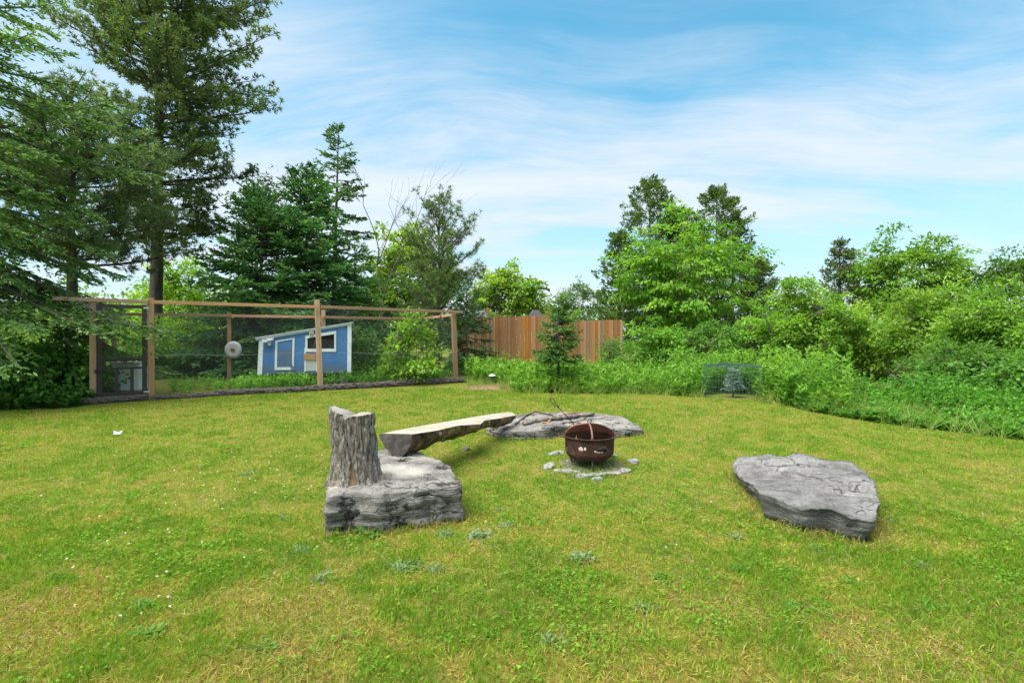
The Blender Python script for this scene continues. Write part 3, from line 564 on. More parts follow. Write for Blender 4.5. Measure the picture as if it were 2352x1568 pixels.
WIRE = plain('galvanised_wire', (0.27, 0.285, 0.28), .5, .4, .3, .2, 5)
def hexnet(fn, L_, Hh, p=.06, wd=.0019, name='wire_netting', mat=WIRE, parent=None):
    nx_ = int(L_ / p); ny_ = int(Hh / (p * .75)); E = []
    i, j = np.meshgrid(np.arange(nx_), np.arange(ny_)); i = i.ravel(); j = j.ravel(); sx = (j % 2) * .5
    x0 = (i + sx) * p; y0 = j * p * .75
    a1 = np.c_[x0, y0]; a2 = np.c_[x0, y0 + p * .42]; a3 = np.c_[x0 + p * .5, y0 + p * .75]; a4 = np.c_[x0 - p * .5, y0 + p * .75]
    S = np.vstack([a1, a2, a2]); T = np.vstack([a2, a3, a4]); ok = (T[:, 0] >= 0) & (T[:, 0] <= L_) & (T[:, 1] <= Hh) & (S[:, 0] <= L_); S = S[ok]; T = T[ok]
    d = T - S; n = np.c_[-d[:, 1], d[:, 0]] / np.linalg.norm(d, axis=1)[:, None] * wd / 2
    Q = np.stack([S - n, S + n, T + n, T - n], 1).reshape(-1, 2); V = fn(Q[:, 0], Q[:, 1]); Fq = np.arange(len(V)).reshape(-1, 4)
    o = meshobj(name, V, Fq, mat, parent); tag(o, kind='stuff'); return o
def plane_fn(s0, d0, ds, dd, z0, sag=0.0, Hh=2.0):
    def f(u, v):
        q = PA[None] + U2[None] * (s0 + ds * u)[:, None] + W2[None] * (d0 + dd * u)[:, None]; bulge = sag * np.sin(u * 2.1) * np.sin(math.pi * v / Hh)
        return np.c_[q + W2[None] * bulge[:, None], z0 + v]
    return f
hexnet(plane_fn(DOORW + .13, -.055, 1, 0, .32, .04, 2.05), PL - DOORW - .15, 2.07, .058, .0012, parent=proot)
hexnet(plane_fn(0, PD + .06, 1, 0, .38, .03, 1.9), PL, 1.9, .066, .0012, parent=proot)
hexnet(plane_fn(0, 0, 0, 1, .34, .03, 1.9), PD, 1.95, .062, .0011, parent=proot); hexnet(plane_fn(PL, 0, 0, 1, .36, .03, 1.9), PD, 1.95, .062, .0011, parent=proot)
def rooff(u, v):
    q = PA[None] + U2[None] * u[:, None] + W2[None] * v[:, None]
    z = 2.40 - .16 * v / PD - .13 * np.abs(np.sin(math.pi * u / 2.3)) * np.sin(math.pi * np.clip(v / PD, 0, 1)) + .30 * np.exp(-(((u - MID - .05) / .55) ** 2 + ((v - .35) / .6) ** 2))
    return np.c_[q, z]
hexnet(rooff, PL, PD, .062, .0014, 'roof_netting', parent=proot)
# a taut line of doubled wire where two widths of netting overlap
for s0, s1, zz_ in ((DOORW + .15, MID - .06, 1.24), (MID + .07, PL - .07, 1.22)):
    MB().tube([pen(s0 + (s1 - s0) * i / 8, -.058 + .01 * math.sin(i), zz_ + .02 * math.sin(i * 1.3)) for i in range(9)], .0045, 4).build('netting_seam', WIRE, proot)
# door
DARKF = plain('dark_stained_door_frame', (0.045, 0.038, 0.036), .7, .3, 0, .35, 14, .2)
droot = bpy.data.objects.new('screen_door', None); col.objects.link(droot); droot.parent = proot; dl = pen(DOORW / 2, -.06, .36); droot.location = dl - Vector(proot.location)
def dbar(s0, z0, s1, z1, wd, name): MB().beam(pen(s0, -.07, z0), pen(s1, -.07, z1), .035, wd, up=(0, 0, 1) if abs(z1 - z0) < .1 else (U2[0], U2[1], 0)).build(name, DARKF, droot, bevel=.003)
dbar(.11, .37, .11, 2.34, .10, 'stile'); dbar(DOORW - .055, .37, DOORW - .055, 2.34, .085, 'stile')
dbar(.16, 2.30, DOORW - .1, 2.30, .075, 'top_rail'); dbar(.16, 1.17, DOORW - .1, 1.17, .06, 'middle_rail'); dbar(.16, .985, DOORW - .1, .985, .05, 'middle_rail'); dbar(.16, .42, DOORW - .1, .42, .10, 'bottom_rail')
dbar(.39, .47, .39, .96, .055, 'picket'); dbar(.655, .47, .655, .96, .055, 'picket')
hexnet(plane_fn(.12, -.052, 1, 0, .40, 0, 1.9), DOORW - .16, 1.92, .034, .0008, 'door_screen', parent=droot)
mb = MB(); mb.box(pen(.06, -.1, .93), .05, .03, .07, pyaw); mb.tube([pen(.05, -.12, .93), pen(.11, -.15, .92), pen(.13, -.12, .90)], .009, 6); mb.build('latch', RUSTD, droot)
for z_ in (2.28, .46): MB().box(pen(DOORW - .02, -.095, z_), .10, .012, .03, pyaw).build('hinge', plain('zinc', (.55, .56, .57), .4, .5, .7), droot)

# edging logs along the foot of the run
k = NT('old_edging_log'); k.set(.95, .1); a = k.noise(k.coord((20, 60, 60)), 1.0, 7, .7, .5); k.base(k.ramp(a, [(.3, (.03, .025, .023)), (.5, (.10, .083, .075)), (.72, (.26, .22, .20))])); k.bump(a, 1, .03); EDGEL = k.m
segs = [(-.35, .95, .075), (.98, 2.2, .055), (2.15, 3.35, .075), (3.30, 4.6, .078), (4.55, 5.95, .085), (5.9, 7.1, .088), (7.05, PL + .22, .085)]
for i, (s0, s1, r_) in enumerate(segs):
    n_ = 26; mid = pen((s0 + s1) / 2, -.21, 0); mid.z = gz1(0, mid.y) + r_ * .8; V = []; Fs = []; nn = 14
    for a_ in range(n_):
        s = s0 + (s1 - s0) * a_ / (n_ - 1); c = pen(s, -.21 + .03 * math.sin(s * 2.1 + i), 0); c.z = gz1(0, c.y) + r_ * .78
        for b_ in range(nn):
            t = 2 * math.pi * b_ / nn; rr = r_ * (1 + .45 * (rng.random() - .5) + .3 * (fbm(np.array([[s * 5, math.cos(t) * 2, math.sin(t) * 2]]), 2, i)[0] - .5)) * (0.8 if a_ in (0, n_ - 1) else 1); V.append((c.x + W2[0] * rr * math.cos(t), c.y + W2[1] * rr * math.cos(t), c.z + rr * math.sin(t)))
    Fs = [(a_ * nn + b_, a_ * nn + (b_ + 1) % nn, (a_ + 1) * nn + (b_ + 1) % nn, (a_ + 1) * nn + b_) for a_ in range(n_ - 1) for b_ in range(nn)] + [tuple(range(nn))[::-1], tuple((n_ - 1) * nn + b_ for b_ in range(nn))]
    lab = {0: 'dark weathered edging log in front of the pen door', 6: 'dark weathered edging log at the end post of the run'}.get(i, '%s dark weathered edging log counted from the pen door along the run' % ('first', 'second', 'third', 'fourth', 'fifth', 'sixth', 'seventh')[i])
    o = meshobj('edging_log', np.array(V) - np.array(mid), Fs, EDGEL); o.location = mid; tag(o, lab, 'log', 'edging logs along the run')

# ------------------------------------------------------------------ coop
COX = D(591, 859, 13.1); cyaw = R(15); cw = 2.34; cu = Vector((math.cos(cyaw), math.sin(cyaw), 0)); cn = Vector((math.sin(cyaw), -math.cos(cyaw), 0))
def cp(x, y, o_=0.0): return COX + cu * ((x - 175) * cw / 940) + Vector((0, 0, (915 - y) * .00267)) + cn * o_
k = NT('blue_painted_board'); k.set(.65, .3); a = k.noise(k.coord((1, 1, 1)), 5, 6, .65); wv = k.noise(k.coord((60, 60, 1.5)), 1.0, 4); c0 = k.ramp(a, [(.3, (.055, .165, .37)), (.7, (.085, .225, .47))]); c0 = k.mix(k.ramp(wv, [(.45, 0.0), (.75, .25)]), c0, (.05, .12, .27)); sz_ = k.n('ShaderNodeSeparateXYZ'); k.l(k.coord((1, 1, 1)), sz_.inputs[0]); md_ = k.n('ShaderNodeMath', operation='MULTIPLY_ADD'); k.l(a, md_.inputs[0]); md_.inputs[1].default_value = -.9; k.l(sz_.outputs[2], md_.inputs[2]); c0 = k.mix(k.ramp(md_.outputs[0], [(-.02 + .0, .55), (.16, 0.0)]), c0, (.12, .12, .10)); k.base(c0); k.bump(wv, .3, .006); BLUE = k.m
WHITE = plain('white_trim_paint', (.72, .74, .76), .6, .3, 0, .16, 7); DARKI = plain('bare_plywood_inside', (.10, .08, .06), .9, .1, 0, .4, 6)
co = thing('chicken_coop', 'blue chicken coop with white trim and sloping roof inside the run', 'coop', tuple(COX + cu * cw / 2 - cn * .5 - Vector((0, 0, .3))))
BX = -cn * .02
def cpanel(pts, name, mat, th, parent=co): return MB().prism([cp(*p) for p in pts], cn * th).build(name, mat, parent)
# front wall in pieces round the window opening
cpanel([(195, 915), (668, 915), (668, 500), (200, 578)], 'front_wall', BLUE, .015); cpanel([(940, 915), (1100, 915), (1100, 427), (940, 455)], 'front_wall', BLUE, .0151); cpanel([(668, 915), (940, 915), (940, 668), (668, 668)], 'front_wall', BLUE, .0149); cpanel([(668, 565), (940, 520), (940, 455), (668, 500)], 'front_wall', BLUE, .0148)
def cq(x, y, d_): return cp(x, y) - cn * d_
MB().prism([cq(1100, 915, 0.002), cq(1100, 427, 0.002), cq(1100, 470, 1.0), cq(1100, 915, 1.0)], cu * .015).build('side_wall', BLUE, co)
MB().prism([cq(190, 915, 0.002), cq(190, 575, 0.002), cq(190, 600, 1.0), cq(190, 915, 1.0)], cu * .015).build('side_wall', BLUE, co)
MB().prism([cq(196, 915, 1.0), cq(1099, 915, 1.0), cq(1099, 470, 1.0), cq(196, 600, 1.0)], -cn * .015).build('back_wall', DARKI, co)
MB().prism([cq(200, 912, .01), cq(1098, 912, .01), cq(1098, 912, .98), cq(200, 912, .98)], Vector((0, 0, .02))).build('floor', DARKI, co)
ROOFW = plain('white_metal_roof', (.62, .64, .67), .5, .4, .2, .15, 5)
MB().prism([cp(160, 567, .08), cp(1140, 405, .08), cq(1140, 455, 1.06), cq(160, 600, 1.06)], Vector((0, 0, .025))).build('roof', ROOFW, co)
cpanel([(165, 585), (1120, 425), (1120, 410), (165, 572)], 'roof_fascia', WHITE, .05)
cpanel([(176, 917), (222, 917), (236, 580), (193, 588)], 'corner_trim', WHITE, .03); cpanel([(1073, 917), (1115, 917), (1120, 425), (1078, 430)], 'corner_trim', WHITE, .031)
MB().prism([cq(1101, 917, 0), cq(1101, 430, 0), cq(1101, 433, .07), cq(1101, 917, .07)], cu * .03).build('corner_trim', WHITE, co)
# small door
dr = bpy.data.objects.new('nest_door', None); col.objects.link(dr); dr.parent = co; dr.location = cp(440, 870) - Vector(co.location)
cpanel([(366, 850), (515, 850), (519, 588), (372, 612)], 'door_panel', BLUE, .022, dr)
for q in ([(343, 877), (366, 877), (372, 600), (350, 604)], [(513, 877), (532, 877), (541, 562), (520, 566)]): cpanel(q, 'door_trim', WHITE, .034, dr)
cpanel([(366, 877), (513, 877), (513, 850), (366, 850)], 'door_trim', WHITE, .033, dr); cpanel([(350, 604), (520, 574), (520, 560), (541, 560), (350, 590)], 'door_trim', WHITE, .036, dr)
mb = MB(); p = cp(517, 856, .05); mb.tube([p + Vector((.035 * math.cos(t), 0, .035 * math.sin(t))) for t in np.linspace(0, 6.28, 14)], .008, 6, False); mb.tube([p, p + Vector((0, 0, .09))], .007, 6); mb.build('latch_ring', RUSTD, dr)
# window
wr = bpy.data.objects.new('window', None); col.objects.link(wr); wr.parent = co; wr.location = cp(800, 680) - Vector(co.location)
cpanel([(645, 700), (960, 700), (960, 668), (645, 668)], 'sill_trim', WHITE, .034, wr); cpanel([(645, 668), (668, 668), (668, 562), (647, 566)], 'side_trim', WHITE, .033, wr); cpanel([(940, 668), (960, 668), (960, 518), (940, 520)], 'side_trim', WHITE, .033, wr); cpanel([(647, 566), (960, 518), (960, 487), (645, 540)], 'head_trim', WHITE, .035, wr)
def winfn(u, v):
    b_ = np.array(cp(668, 668, -.004)); return b_[None] + np.array(cu)[None] * u[:, None] + np.c_[np.zeros((len(v), 2)), v]
hexnet(winfn, 272 * cw / 940, .27, .028, .0014, 'window_netting', parent=wr)
MB().tube([cp(722, 670, -.12), cp(733, 575, -.2)], .012, 6).build('roost_stick', LUMBER, wr)
# pop door with guides and plank
pr = bpy.data.objects.new('pop_door', None); col.objects.link(pr); pr.parent = co; pr.location = cp(703, 890) - Vector(co.location)
cpanel([(645, 890), (762, 890), (762, 780), (645, 780)], 'hatch_panel', plain('pale_hatch', (.55, .55, .50), .6, .3, 0, .12), .026, pr)
cpanel([(635, 897), (652, 897), (652, 660), (638, 660)], 'guide', WHITE, .0375, pr); cpanel([(756, 897), (770, 897), (770, 660), (758, 660)], 'guide', WHITE, .0376, pr)
cpanel([(633, 779), (774, 779), (774, 718), (633, 718)], 'plank', LUMBERX, .056, pr)
# flood light, thermometer
fl_ = bpy.data.objects.new('flood_light', None); col.objects.link(fl_); fl_.parent = co; fl_.location = cp(280, 600) - Vector(co.location)
PALE = plain('off_white_plastic', (.62, .63, .61), .5, .4, 0, .1); YEL = plain('yellowed_plastic', (.55, .48, .26), .5, .4, 0, .15)
MB().prism([cp(220, 607, .06), cp(280, 607, .06), cp(285, 585, .06), cp(232, 578, .06)], cn * .07).build('lamp_head', PALE, fl_, bevel=.008); MB().prism([cp(268, 600, .08), cp(335, 585, .08), cp(345, 562, .08), cp(275, 570, .08)], cn * .07).build('lamp_head', PALE, fl_, bevel=.008); MB().prism([cp(283, 635, .015), cp(310, 635, .015), cp(312, 602, .015), cp(280, 602, .015)], cn * .08).build('sensor', PALE, fl_, bevel=.006)
th_ = cpanel([(690, 540), (730, 540), (733, 505), (720, 497), (700, 497), (688, 505)], 'thermometer_box', YEL, .08); MB().prism([cp(698, 530, .081), cp(724, 530, .081), cp(724, 511, .081), cp(698, 511, .081)], cn * .004).build('dial', plain('dial_dark', (.2, .17, .1), .5), th_)
for x_ in (260, 640, 1040):
    for d_ in (.12, .85):
        q = cq(x_, 915, d_); g_ = gz1(0, q.y); MB().box((q.x, q.y, (q.z + g_) / 2 - .01), .19, .19, q.z - g_ + .02 - .003, cyaw).build('foundation_block', plain('concrete_block', (.2, .19, .18), .95, .1, 0, .3, 9) if (x_, d_) == (260, .12) else bpy.data.materials['concrete_block'], co)

# ------------------------------------------------------------------ freezer box, feeder disc
fb = D(299, 894, 12.0); bz = gz1(0, fb.y); FRZ = plain('white_enamel', (.78, .83, .86), .35, .5, 0, .06, 2); wf = .57
fz = thing('white_cabinet', 'white enamel cabinet with a lid standing behind the pen door', 'cabinet', (fb.x, fb.y, fb.z)); yw = R(14)
MB().box((fb.x, fb.y, fb.z + .30), wf, .5, .60, yw).build('body', FRZ, fz, bevel=.012); MB().box((fb.x, fb.y - .005, fb.z + .64), wf + .03, .53, .07, yw).build('lid', plain('cream_lid', (.62, .60, .53), .45, .4, 0, .08, 3), fz, bevel=.012)
o = MB().box((0, 0, 0), wf + .1, .55, fb.z - bz + .03, yw).build('timber_plinth', LUMBER); o.location = (fb.x, fb.y, (bz + fb.z) / 2 - .016); tag(o, 'low timber block under the white cabinet in the run', 'block')
dp = pen(2.56, PD - .14, 0); dp.z = CAMZ - (803 - HOR) / F * dp.y; dp.x += .10
disc = thing('hanging_disc', 'pale grey round plastic disc with a brown centre hanging on the rear pen post', 'disc', (dp.x, dp.y + .02, dp.z))
V = []; n_ = 48; DY = -.02
mb = MB()
for r_, y_ in ((.0, .0), (.05, .0), (.16, -.012), (.235, 0.0), (.24, .02), (.0, .03)): pass
pts = [(0.001, .0), (.05, .0), (.16, -.012), (.235, 0.0), (.24, .02), (.001, .03)]
V = [(dp.x + r_ * math.cos(2 * math.pi * i / n_), dp.y + y_, dp.z + r_ * math.sin(2 * math.pi * i / n_)) for r_, y_ in pts for i in range(n_)]
Fs = [(j * n_ + i, j * n_ + (i + 1) % n_, (j + 1) * n_ + (i + 1) % n_, (j + 1) * n_ + i) for j in range(5) for i in range(n_)]
meshobj('disc_plate', np.array(V), Fs, plain('grey_plastic', (.42, .41, .40), .6, .3, 0, .12, 6), disc, True)
mb = MB()
for a_ in (.5, -.6): mb.beam((dp.x - .06 * math.cos(a_), dp.y - .012, dp.z - .06 * math.sin(a_)), (dp.x + .06 * math.cos(a_), dp.y - .012, dp.z + .06 * math.sin(a_)), .03, .045)
mb.build('centre_bracket', LUMBER, disc)

# ------------------------------------------------------------------ board fence
FY_ = 20.0; FG = gz1(0, FY_)
fen = thing('board_fence', 'tall reddish cedar board fence beyond the weeds with a step down in its top', 'fence', (D(1262, 800, FY_).x, FY_, FG))
boards = {}
def fboard(x0, x1, ztop, dy):
    wd = x1 - x0; key = round(wd, 3)
    o = MB().box((0, 0, 0), wd - .006, .018, 1.0).build('board', FENCEW, None) if key not in boards else boards[key].copy()
    if key in boards: col.objects.link(o)
    boards[key] = o; o.parent = fen
    h_ = ztop - FG - .03; o.scale = (1, 1, h_); o.location = ((x0 + x1) / 2 - fen.location.x, FY_ + dy - fen.location.y, .03 + h_ / 2); o.rotation_euler = (0, R(rng.normal(0, .25)), 0)
x = D(1050, 0, FY_).x; xm = D(1268, 0, FY_).x; xe = D(1428, 0, FY_).x; ws = [.105, .13, .14, .155]; i = 0
while x < xe - .05:
    wd = ws[int(rng.integers(0, 4))]; left = x + wd <= xm
    pz = (779 - (728 - 4 * (x - D(1100, 0, FY_).x) / 2.9)) if left else (779 - (738.5 - 4.5 * (x - xm) / 2.8)); zt = CAMZ + pz / F * FY_ + rng.normal(0, .006)
    fboard(x, x + wd, zt, .012 * (i % 2) + .0); x += wd; i += 1
for px, zt_p in ((1088, 706), (1120, 706), (1261, 705), (1340, 742), (1425, 742)):
    q = D(px, zt_p, FY_ + (-.1 if px == 1120 else .09)); MB().box((q.x, q.y, (q.z + FG) / 2 - .05), .10, .09, q.z - FG + .1).build('post', FENCEW, fen)
for z_ in (FG + .35, FG + 1.45):
    MB().box(((D(1050, 0, FY_).x + xe) / 2, FY_ + .055, z_), xe - D(1050, 0, FY_).x, .04, .085).build('rail', FENCEW, fen)

# ------------------------------------------------------------------ neighbour sheds beyond the fence
SHING = plain('grey_shingles', (.055, .058, .066), .9, .2, 0, .25, 3); SIDING = plain('pale_siding', (.5, .5, .5), .8, .2, 0, .08, 2); GLASSD = plain('window_dark', (.03, .04, .05), .15, .5)
def house(px0, px1, py, Y, wall_h, label, mat, roofm):
    l = D(px0, py, Y); r_ = D(px1, py, Y); g_ = gz1(0, Y); cx_ = (l.x + r_.x) / 2; W_ = r_.x - l.x; ridge = l.z; dp_ = 1.8
    h = thing('garden_shed', label, 'shed', (cx_, Y, g_))
    MB().box((cx_, Y + dp_ / 2, g_ + wall_h / 2 - .1), W_ + .7, dp_, wall_h + .2).build('wall', mat, h)
    x0, x1 = l.x - 1.2, r_.x + 1.2; e0, e1 = cx_ - W_ / 2 - .5, cx_ + W_ / 2 + .5; zb = g_ + wall_h + .02
    V = [(e0, Y - .15, zb), (e1, Y - .15, zb), (e1, Y + dp_ + .15, zb), (e0, Y + dp_ + .15, zb), (l.x, Y + dp_ / 2, ridge), (r_.x, Y + dp_ / 2, ridge)]
    meshobj('roof', np.array(V), [(0, 1, 5, 4), (2, 3, 4, 5), (1, 2, 5), (3, 0, 4), (3, 2, 1, 0)], roofm, h)
    for dx in (0,):
        wn = MB().box((cx_ + dx, Y - .02, g_ + 1.1), .5, .06, .5).build('window', WHITE, h); MB().box((cx_ + dx, Y - .055, g_ + 1.1), .42, .02, .42).build('pane', GLASSD, wn)
house(1224, 1240, 709, 23.6, 1.65, 'dark grey shingled shed roof just showing over the middle of the fence', SIDING, SHING)
house(1090, 1110, 709, 23.6, 1.65, 'paler grey shed roof just showing over the left end of the fence', SIDING, plain('pale_shingles', (.13, .135, .15), .9, .2, 0, .2, 3))

# ------------------------------------------------------------------ solar light on the straw mound
sp = G(1131, 886); ST = plain('brushed_steel', (.55, .55, .55), .3, .5, .8)
sl = thing('solar_light', 'small steel solar path light stuck in the straw mound', 'garden light', tuple(sp))
s_ = sp.y / F
MB().tube([sp + Vector((-.02, 0, -.03)), sp + Vector((-.02, 0, .20))], .006, 6).build('stake', ST, sl); MB().tube([sp + Vector((.035, .02, -.03)), sp + Vector((.035, .02, .20))], .005, 6).build('stake', ST, sl)
MB().tube([sp + Vector((0, 0, .19)), sp + Vector((0, 0, .21)), sp + Vector((0, 0, .27))], [.055, .06, .05], 16).build('lamp_body', plain('smoky_glass', (.12, .12, .11), .2, .5), sl, True)
MB().tube([sp + Vector((0, 0, .271)), sp + Vector((0, 0, .285)), sp + Vector((0, 0, .31)), sp + Vector((0, 0, .325))], [.105, .10, .075, .02], 20).build('cap', plain('bright_steel_cap', (.75, .75, .75), .35, .5, .3), sl, True)
# ------------------------------------------------------------------ wire cage round a little blue spruce
cg = G(1700, 917); CGR = plain('green_coated_wire', (.05, .11, .10), .5, .4, .2); cR = .62; cH = .70; cg.y += .35; cg.z = gz1(0, cg.y)
cage = thing('wire_cage', 'round green wire cage guarding a small blue spruce at the lawn edge', 'cage', tuple(cg))
mb = MB()
for i in range(56):
    t = 2 * math.pi * i / 56; b_ = cg + Vector((cR * math.cos(t), cR * math.sin(t), 0)); mb.tube([b_ - Vector((0, 0, .03)), b_ + Vector((0, 0, cH))], .0024, 3, False)
mb.build('upright_wires', CGR, cage)['kind'] = 'stuff'
for z_ in (.04, .14, .26, .40, .55, .70): MB().tube([cg + Vector((cR * math.cos(t), cR * math.sin(t), z_)) for t in np.linspace(0, 2 * math.pi, 41)], .0035 if z_ < .69 else .006, 4, False).build('hoop', CGR, cage)
mb = MB()
for i in range(-9, 10):
    y_ = i * .065; hw = math.sqrt(max(0, cR ** 2 - y_ ** 2)); mb.tube([cg + Vector((-hw, y_, cH)), cg + Vector((0, y_, cH + .06)), cg + Vector((hw, y_, cH))], .003, 3, False); mb.tube([cg + Vector((y_, -hw, cH)), cg + Vector((y_, 0, cH + .06)), cg + Vector((y_, hw, cH))], .003, 3, False)
mb.build('top_wires', CGR, cage)['kind'] = 'stuff'
# bit of white paper on the lawn
p = G(267, 1003); o = meshobj('litter_scrap', np.array([(-.05, 0, 0), (.0, -.04, .008), (.06, .0, .0), (.0, .04, .02), (.07, .03, .05), (-.05, .01, .05)]), [(0, 1, 2, 3), (2, 4, 3), (0, 3, 5)], WHITE); o.location = (p.x, p.y, p.z + .045); md = o.modifiers.new('s', 'SOLIDIFY'); md.thickness = .002; tag(o, 'crumpled white scrap lying on the open lawn', 'litter')
# ================================================================== vegetation
def nrm(v): return v / (np.linalg.norm(v, axis=1)[:, None] + 1e-9)
TRIS = [0]
class Leaves:
    def __init__(s): s.b = []
    def add(s, P, Dr, L, W, C, up=None):
        n = len(P); L = np.broadcast_to(L, n); W = np.broadcast_to(W, n); C = np.broadcast_to(C, (n, 3)); s.b.append((P, Dr, L, W, C, up if up is not None else rng.normal(0, 1, (n, 3))))
    def build(s, name, mat, parent=None, shape='diamond', droop=0.12, kind=None):
        P = np.vstack([q[0] for q in s.b]); Dr = nrm(np.vstack([q[1] for q in s.b])); L = np.concatenate([q[2] for q in s.b])[:, None]; W = np.concatenate([q[3] for q in s.b])[:, None]; C = np.vstack([q[4] for q in s.b]); U = np.vstack([q[5] for q in s.b])
        S = nrm(np.cross(Dr, U)); n = len(P); TRIS[0] += n * (2 if shape == 'diamond' else 1)
        if shape == 'diamond':
            mid = P + Dr * L * .45; V = np.stack([P, mid + S * W * .5, P + Dr * L + np.array([0, 0, -1]) * L * droop, mid - S * W * .5], 1).reshape(-1, 3); k_ = 4
        else:
            V = np.stack([P - S * W * .5, P + S * W * .5, P + Dr * L + np.array([0, 0, -1]) * L * droop], 1).reshape(-1, 3); k_ = 3
        o = meshobj(name, V, np.arange(n * k_).reshape(-1, k_), mat, parent, False, np.repeat(np.clip(C, 0.002, 0.9), k_, 0))
        if kind: o['kind'] = kind
        return o
def jit(c, n, a=.25, r=None):
    r = rng if r is None else r
    c = np.asarray(c, float); return c[None] * (1 + r.normal(0, a, (n, 1))) * (1 + r.normal(0, a * .25, (n, 3)))
def wood(mbs, name, mat, parent): return mbs.build(name, mat, parent, True)

def spruce(name, label, base, Hh, Rr, zlow, nbr, col_a, col_b, leaf=(.10, .026), sp=.085, droop=.25, seed=1, cat='spruce tree', group=None, gap=0.0, lean=(0, 0), trunk=.1, tw=.10, bare_top=0.0, extra=(), az_only=None, pw=.85, asc=40, twl=.5, top_gap=0.0, cut=None):
    r = np.random.default_rng(seed); root = thing(name, label, cat, tuple(base), group); b = np.array(base); lv = Leaves(); mb = MB()
    lean = np.array([lean[0], lean[1], 0.0])
    tp = [b + np.array([0, 0, -.1])] + [b + lean * (i / 8) + np.array([0, 0, Hh * i / 8]) for i in range(1, 9)]; mb.tube(tp, list(np.linspace(trunk, .012, 9)), 8)
    br = MB()
    specs = []
    for i in range(nbr):
        u = (i + r.random()) / nbr; z = zlow + (Hh - zlow) * u ** 1.15; rel = (Hh - z) / (Hh - zlow)
        if r.random() < gap + top_gap * (u > .38): continue
        specs.append((z, rel, r.random() * 6.283 if az_only is None else r.uniform(*az_only), (Rr * rel ** pw + min(.10, .15 * Rr)) * r.uniform(.72, 1.12)))
    if cut: specs = [(z, rel, az, cut(z, az, ln)) for z, rel, az, ln in specs]
    for e in extra: specs.append(e)
    for z, rel, az, ln in specs:
        el = math.tan(R(asc - (asc + 8) * min(1, rel * 1.5))); s = np.linspace(0, 1, 9); d = np.array([math.cos(az), math.sin(az), 0])
        P = b + lean * (z / Hh) + np.array([0, 0, z]) + d[None] * (ln * s)[:, None] + np.array([0, 0, 1])[None] * (ln * (el * s - droop * s ** 1.6 * rel - .0 * s + .12 * s ** 4))[:, None]
        P += r.normal(0, .012 * ln, P.shape) * s[:, None]
        if ln > .35: br.tube(P[::2], list(np.linspace(.012 + .011 * ln, .004, 5)), 4, False)
        nt_ = max(4, int(ln / tw)) ; ts = np.sort(r.uniform(.12, 1, nt_ * 2)); side = np.where(r.random(nt_ * 2) < .5, -1.0, 1.0)
        B0 = np.stack([np.interp(ts, s, P[:, k_]) for k_ in range(3)], 1); tan = nrm(np.stack([np.gradient(P[:, k_]) for k_ in range(3)], 1)); T = np.stack([np.interp(ts, s, tan[:, k_]) for k_ in range(3)], 1)
        lat = np.array([-d[1], d[0], 0]); td = nrm(T * .75 + lat[None] * (side * r.uniform(.5, 1.0, len(ts)))[:, None] + np.array([0, 0, -.22 * rel])[None] + r.normal(0, .14, T.shape))
        tl = np.minimum(twl, (.45 * ln * (1.1 - ts) + .10)) * r.uniform(.6, 1.15, len(ts))
        # the branch tip itself is a twig too
        B0 = np.vstack([B0, P[5:6]]); td = np.vstack([td, tan[7:8]]); tl = np.r_[tl, ln * .38]; ts = np.r_[ts, .9]
        m = np.maximum(2, (tl / sp * 2).astype(int)); idx = np.repeat(np.arange(len(tl)), m); f = r.random(len(idx))
        pos = B0[idx] + td[idx] * (tl[idx] * f)[:, None] + np.array([0, 0, -1])[None] * (.12 * tl[idx] * f ** 2)[:, None]
        sd_ = nrm(np.cross(td[idx], np.array([[0, 0, 1.0]]))) * np.where(r.random(len(idx)) < .5, -1, 1)[:, None]
        dr = td[idx] * .8 + sd_ * r.uniform(.15, .75, (len(idx), 1)) + np.array([0, 0, .12]) + r.normal(0, .22, (len(idx), 3))
        tipw = np.clip((f - .55) * 2.0, 0, 1) * r.random(len(idx)); cc_ = np.asarray(col_a)[None] * (1 - tipw[:, None]) + np.asarray(col_b)[None] * tipw[:, None]
        cc_ = cc_ * (1 + r.normal(0, .22, (len(idx), 1))) * r.uniform(.78, 1.2)
        k1 = leaf[0] * r.uniform(.6, 1.25, len(idx)); upv = np.array([0, 0, 1.0])[None] + r.normal(0, .95, (len(idx), 3))
        lv.add(pos, dr, k1, leaf[1] * r.uniform(.7, 1.2, len(idx)), cc_, upv)
    wood(mb, 'trunk', BARK, root); (br.build('branches', BARK, root) if br.v else None); lv.build('needles', NEEDLE, root, 'diamond', .05)
    return root

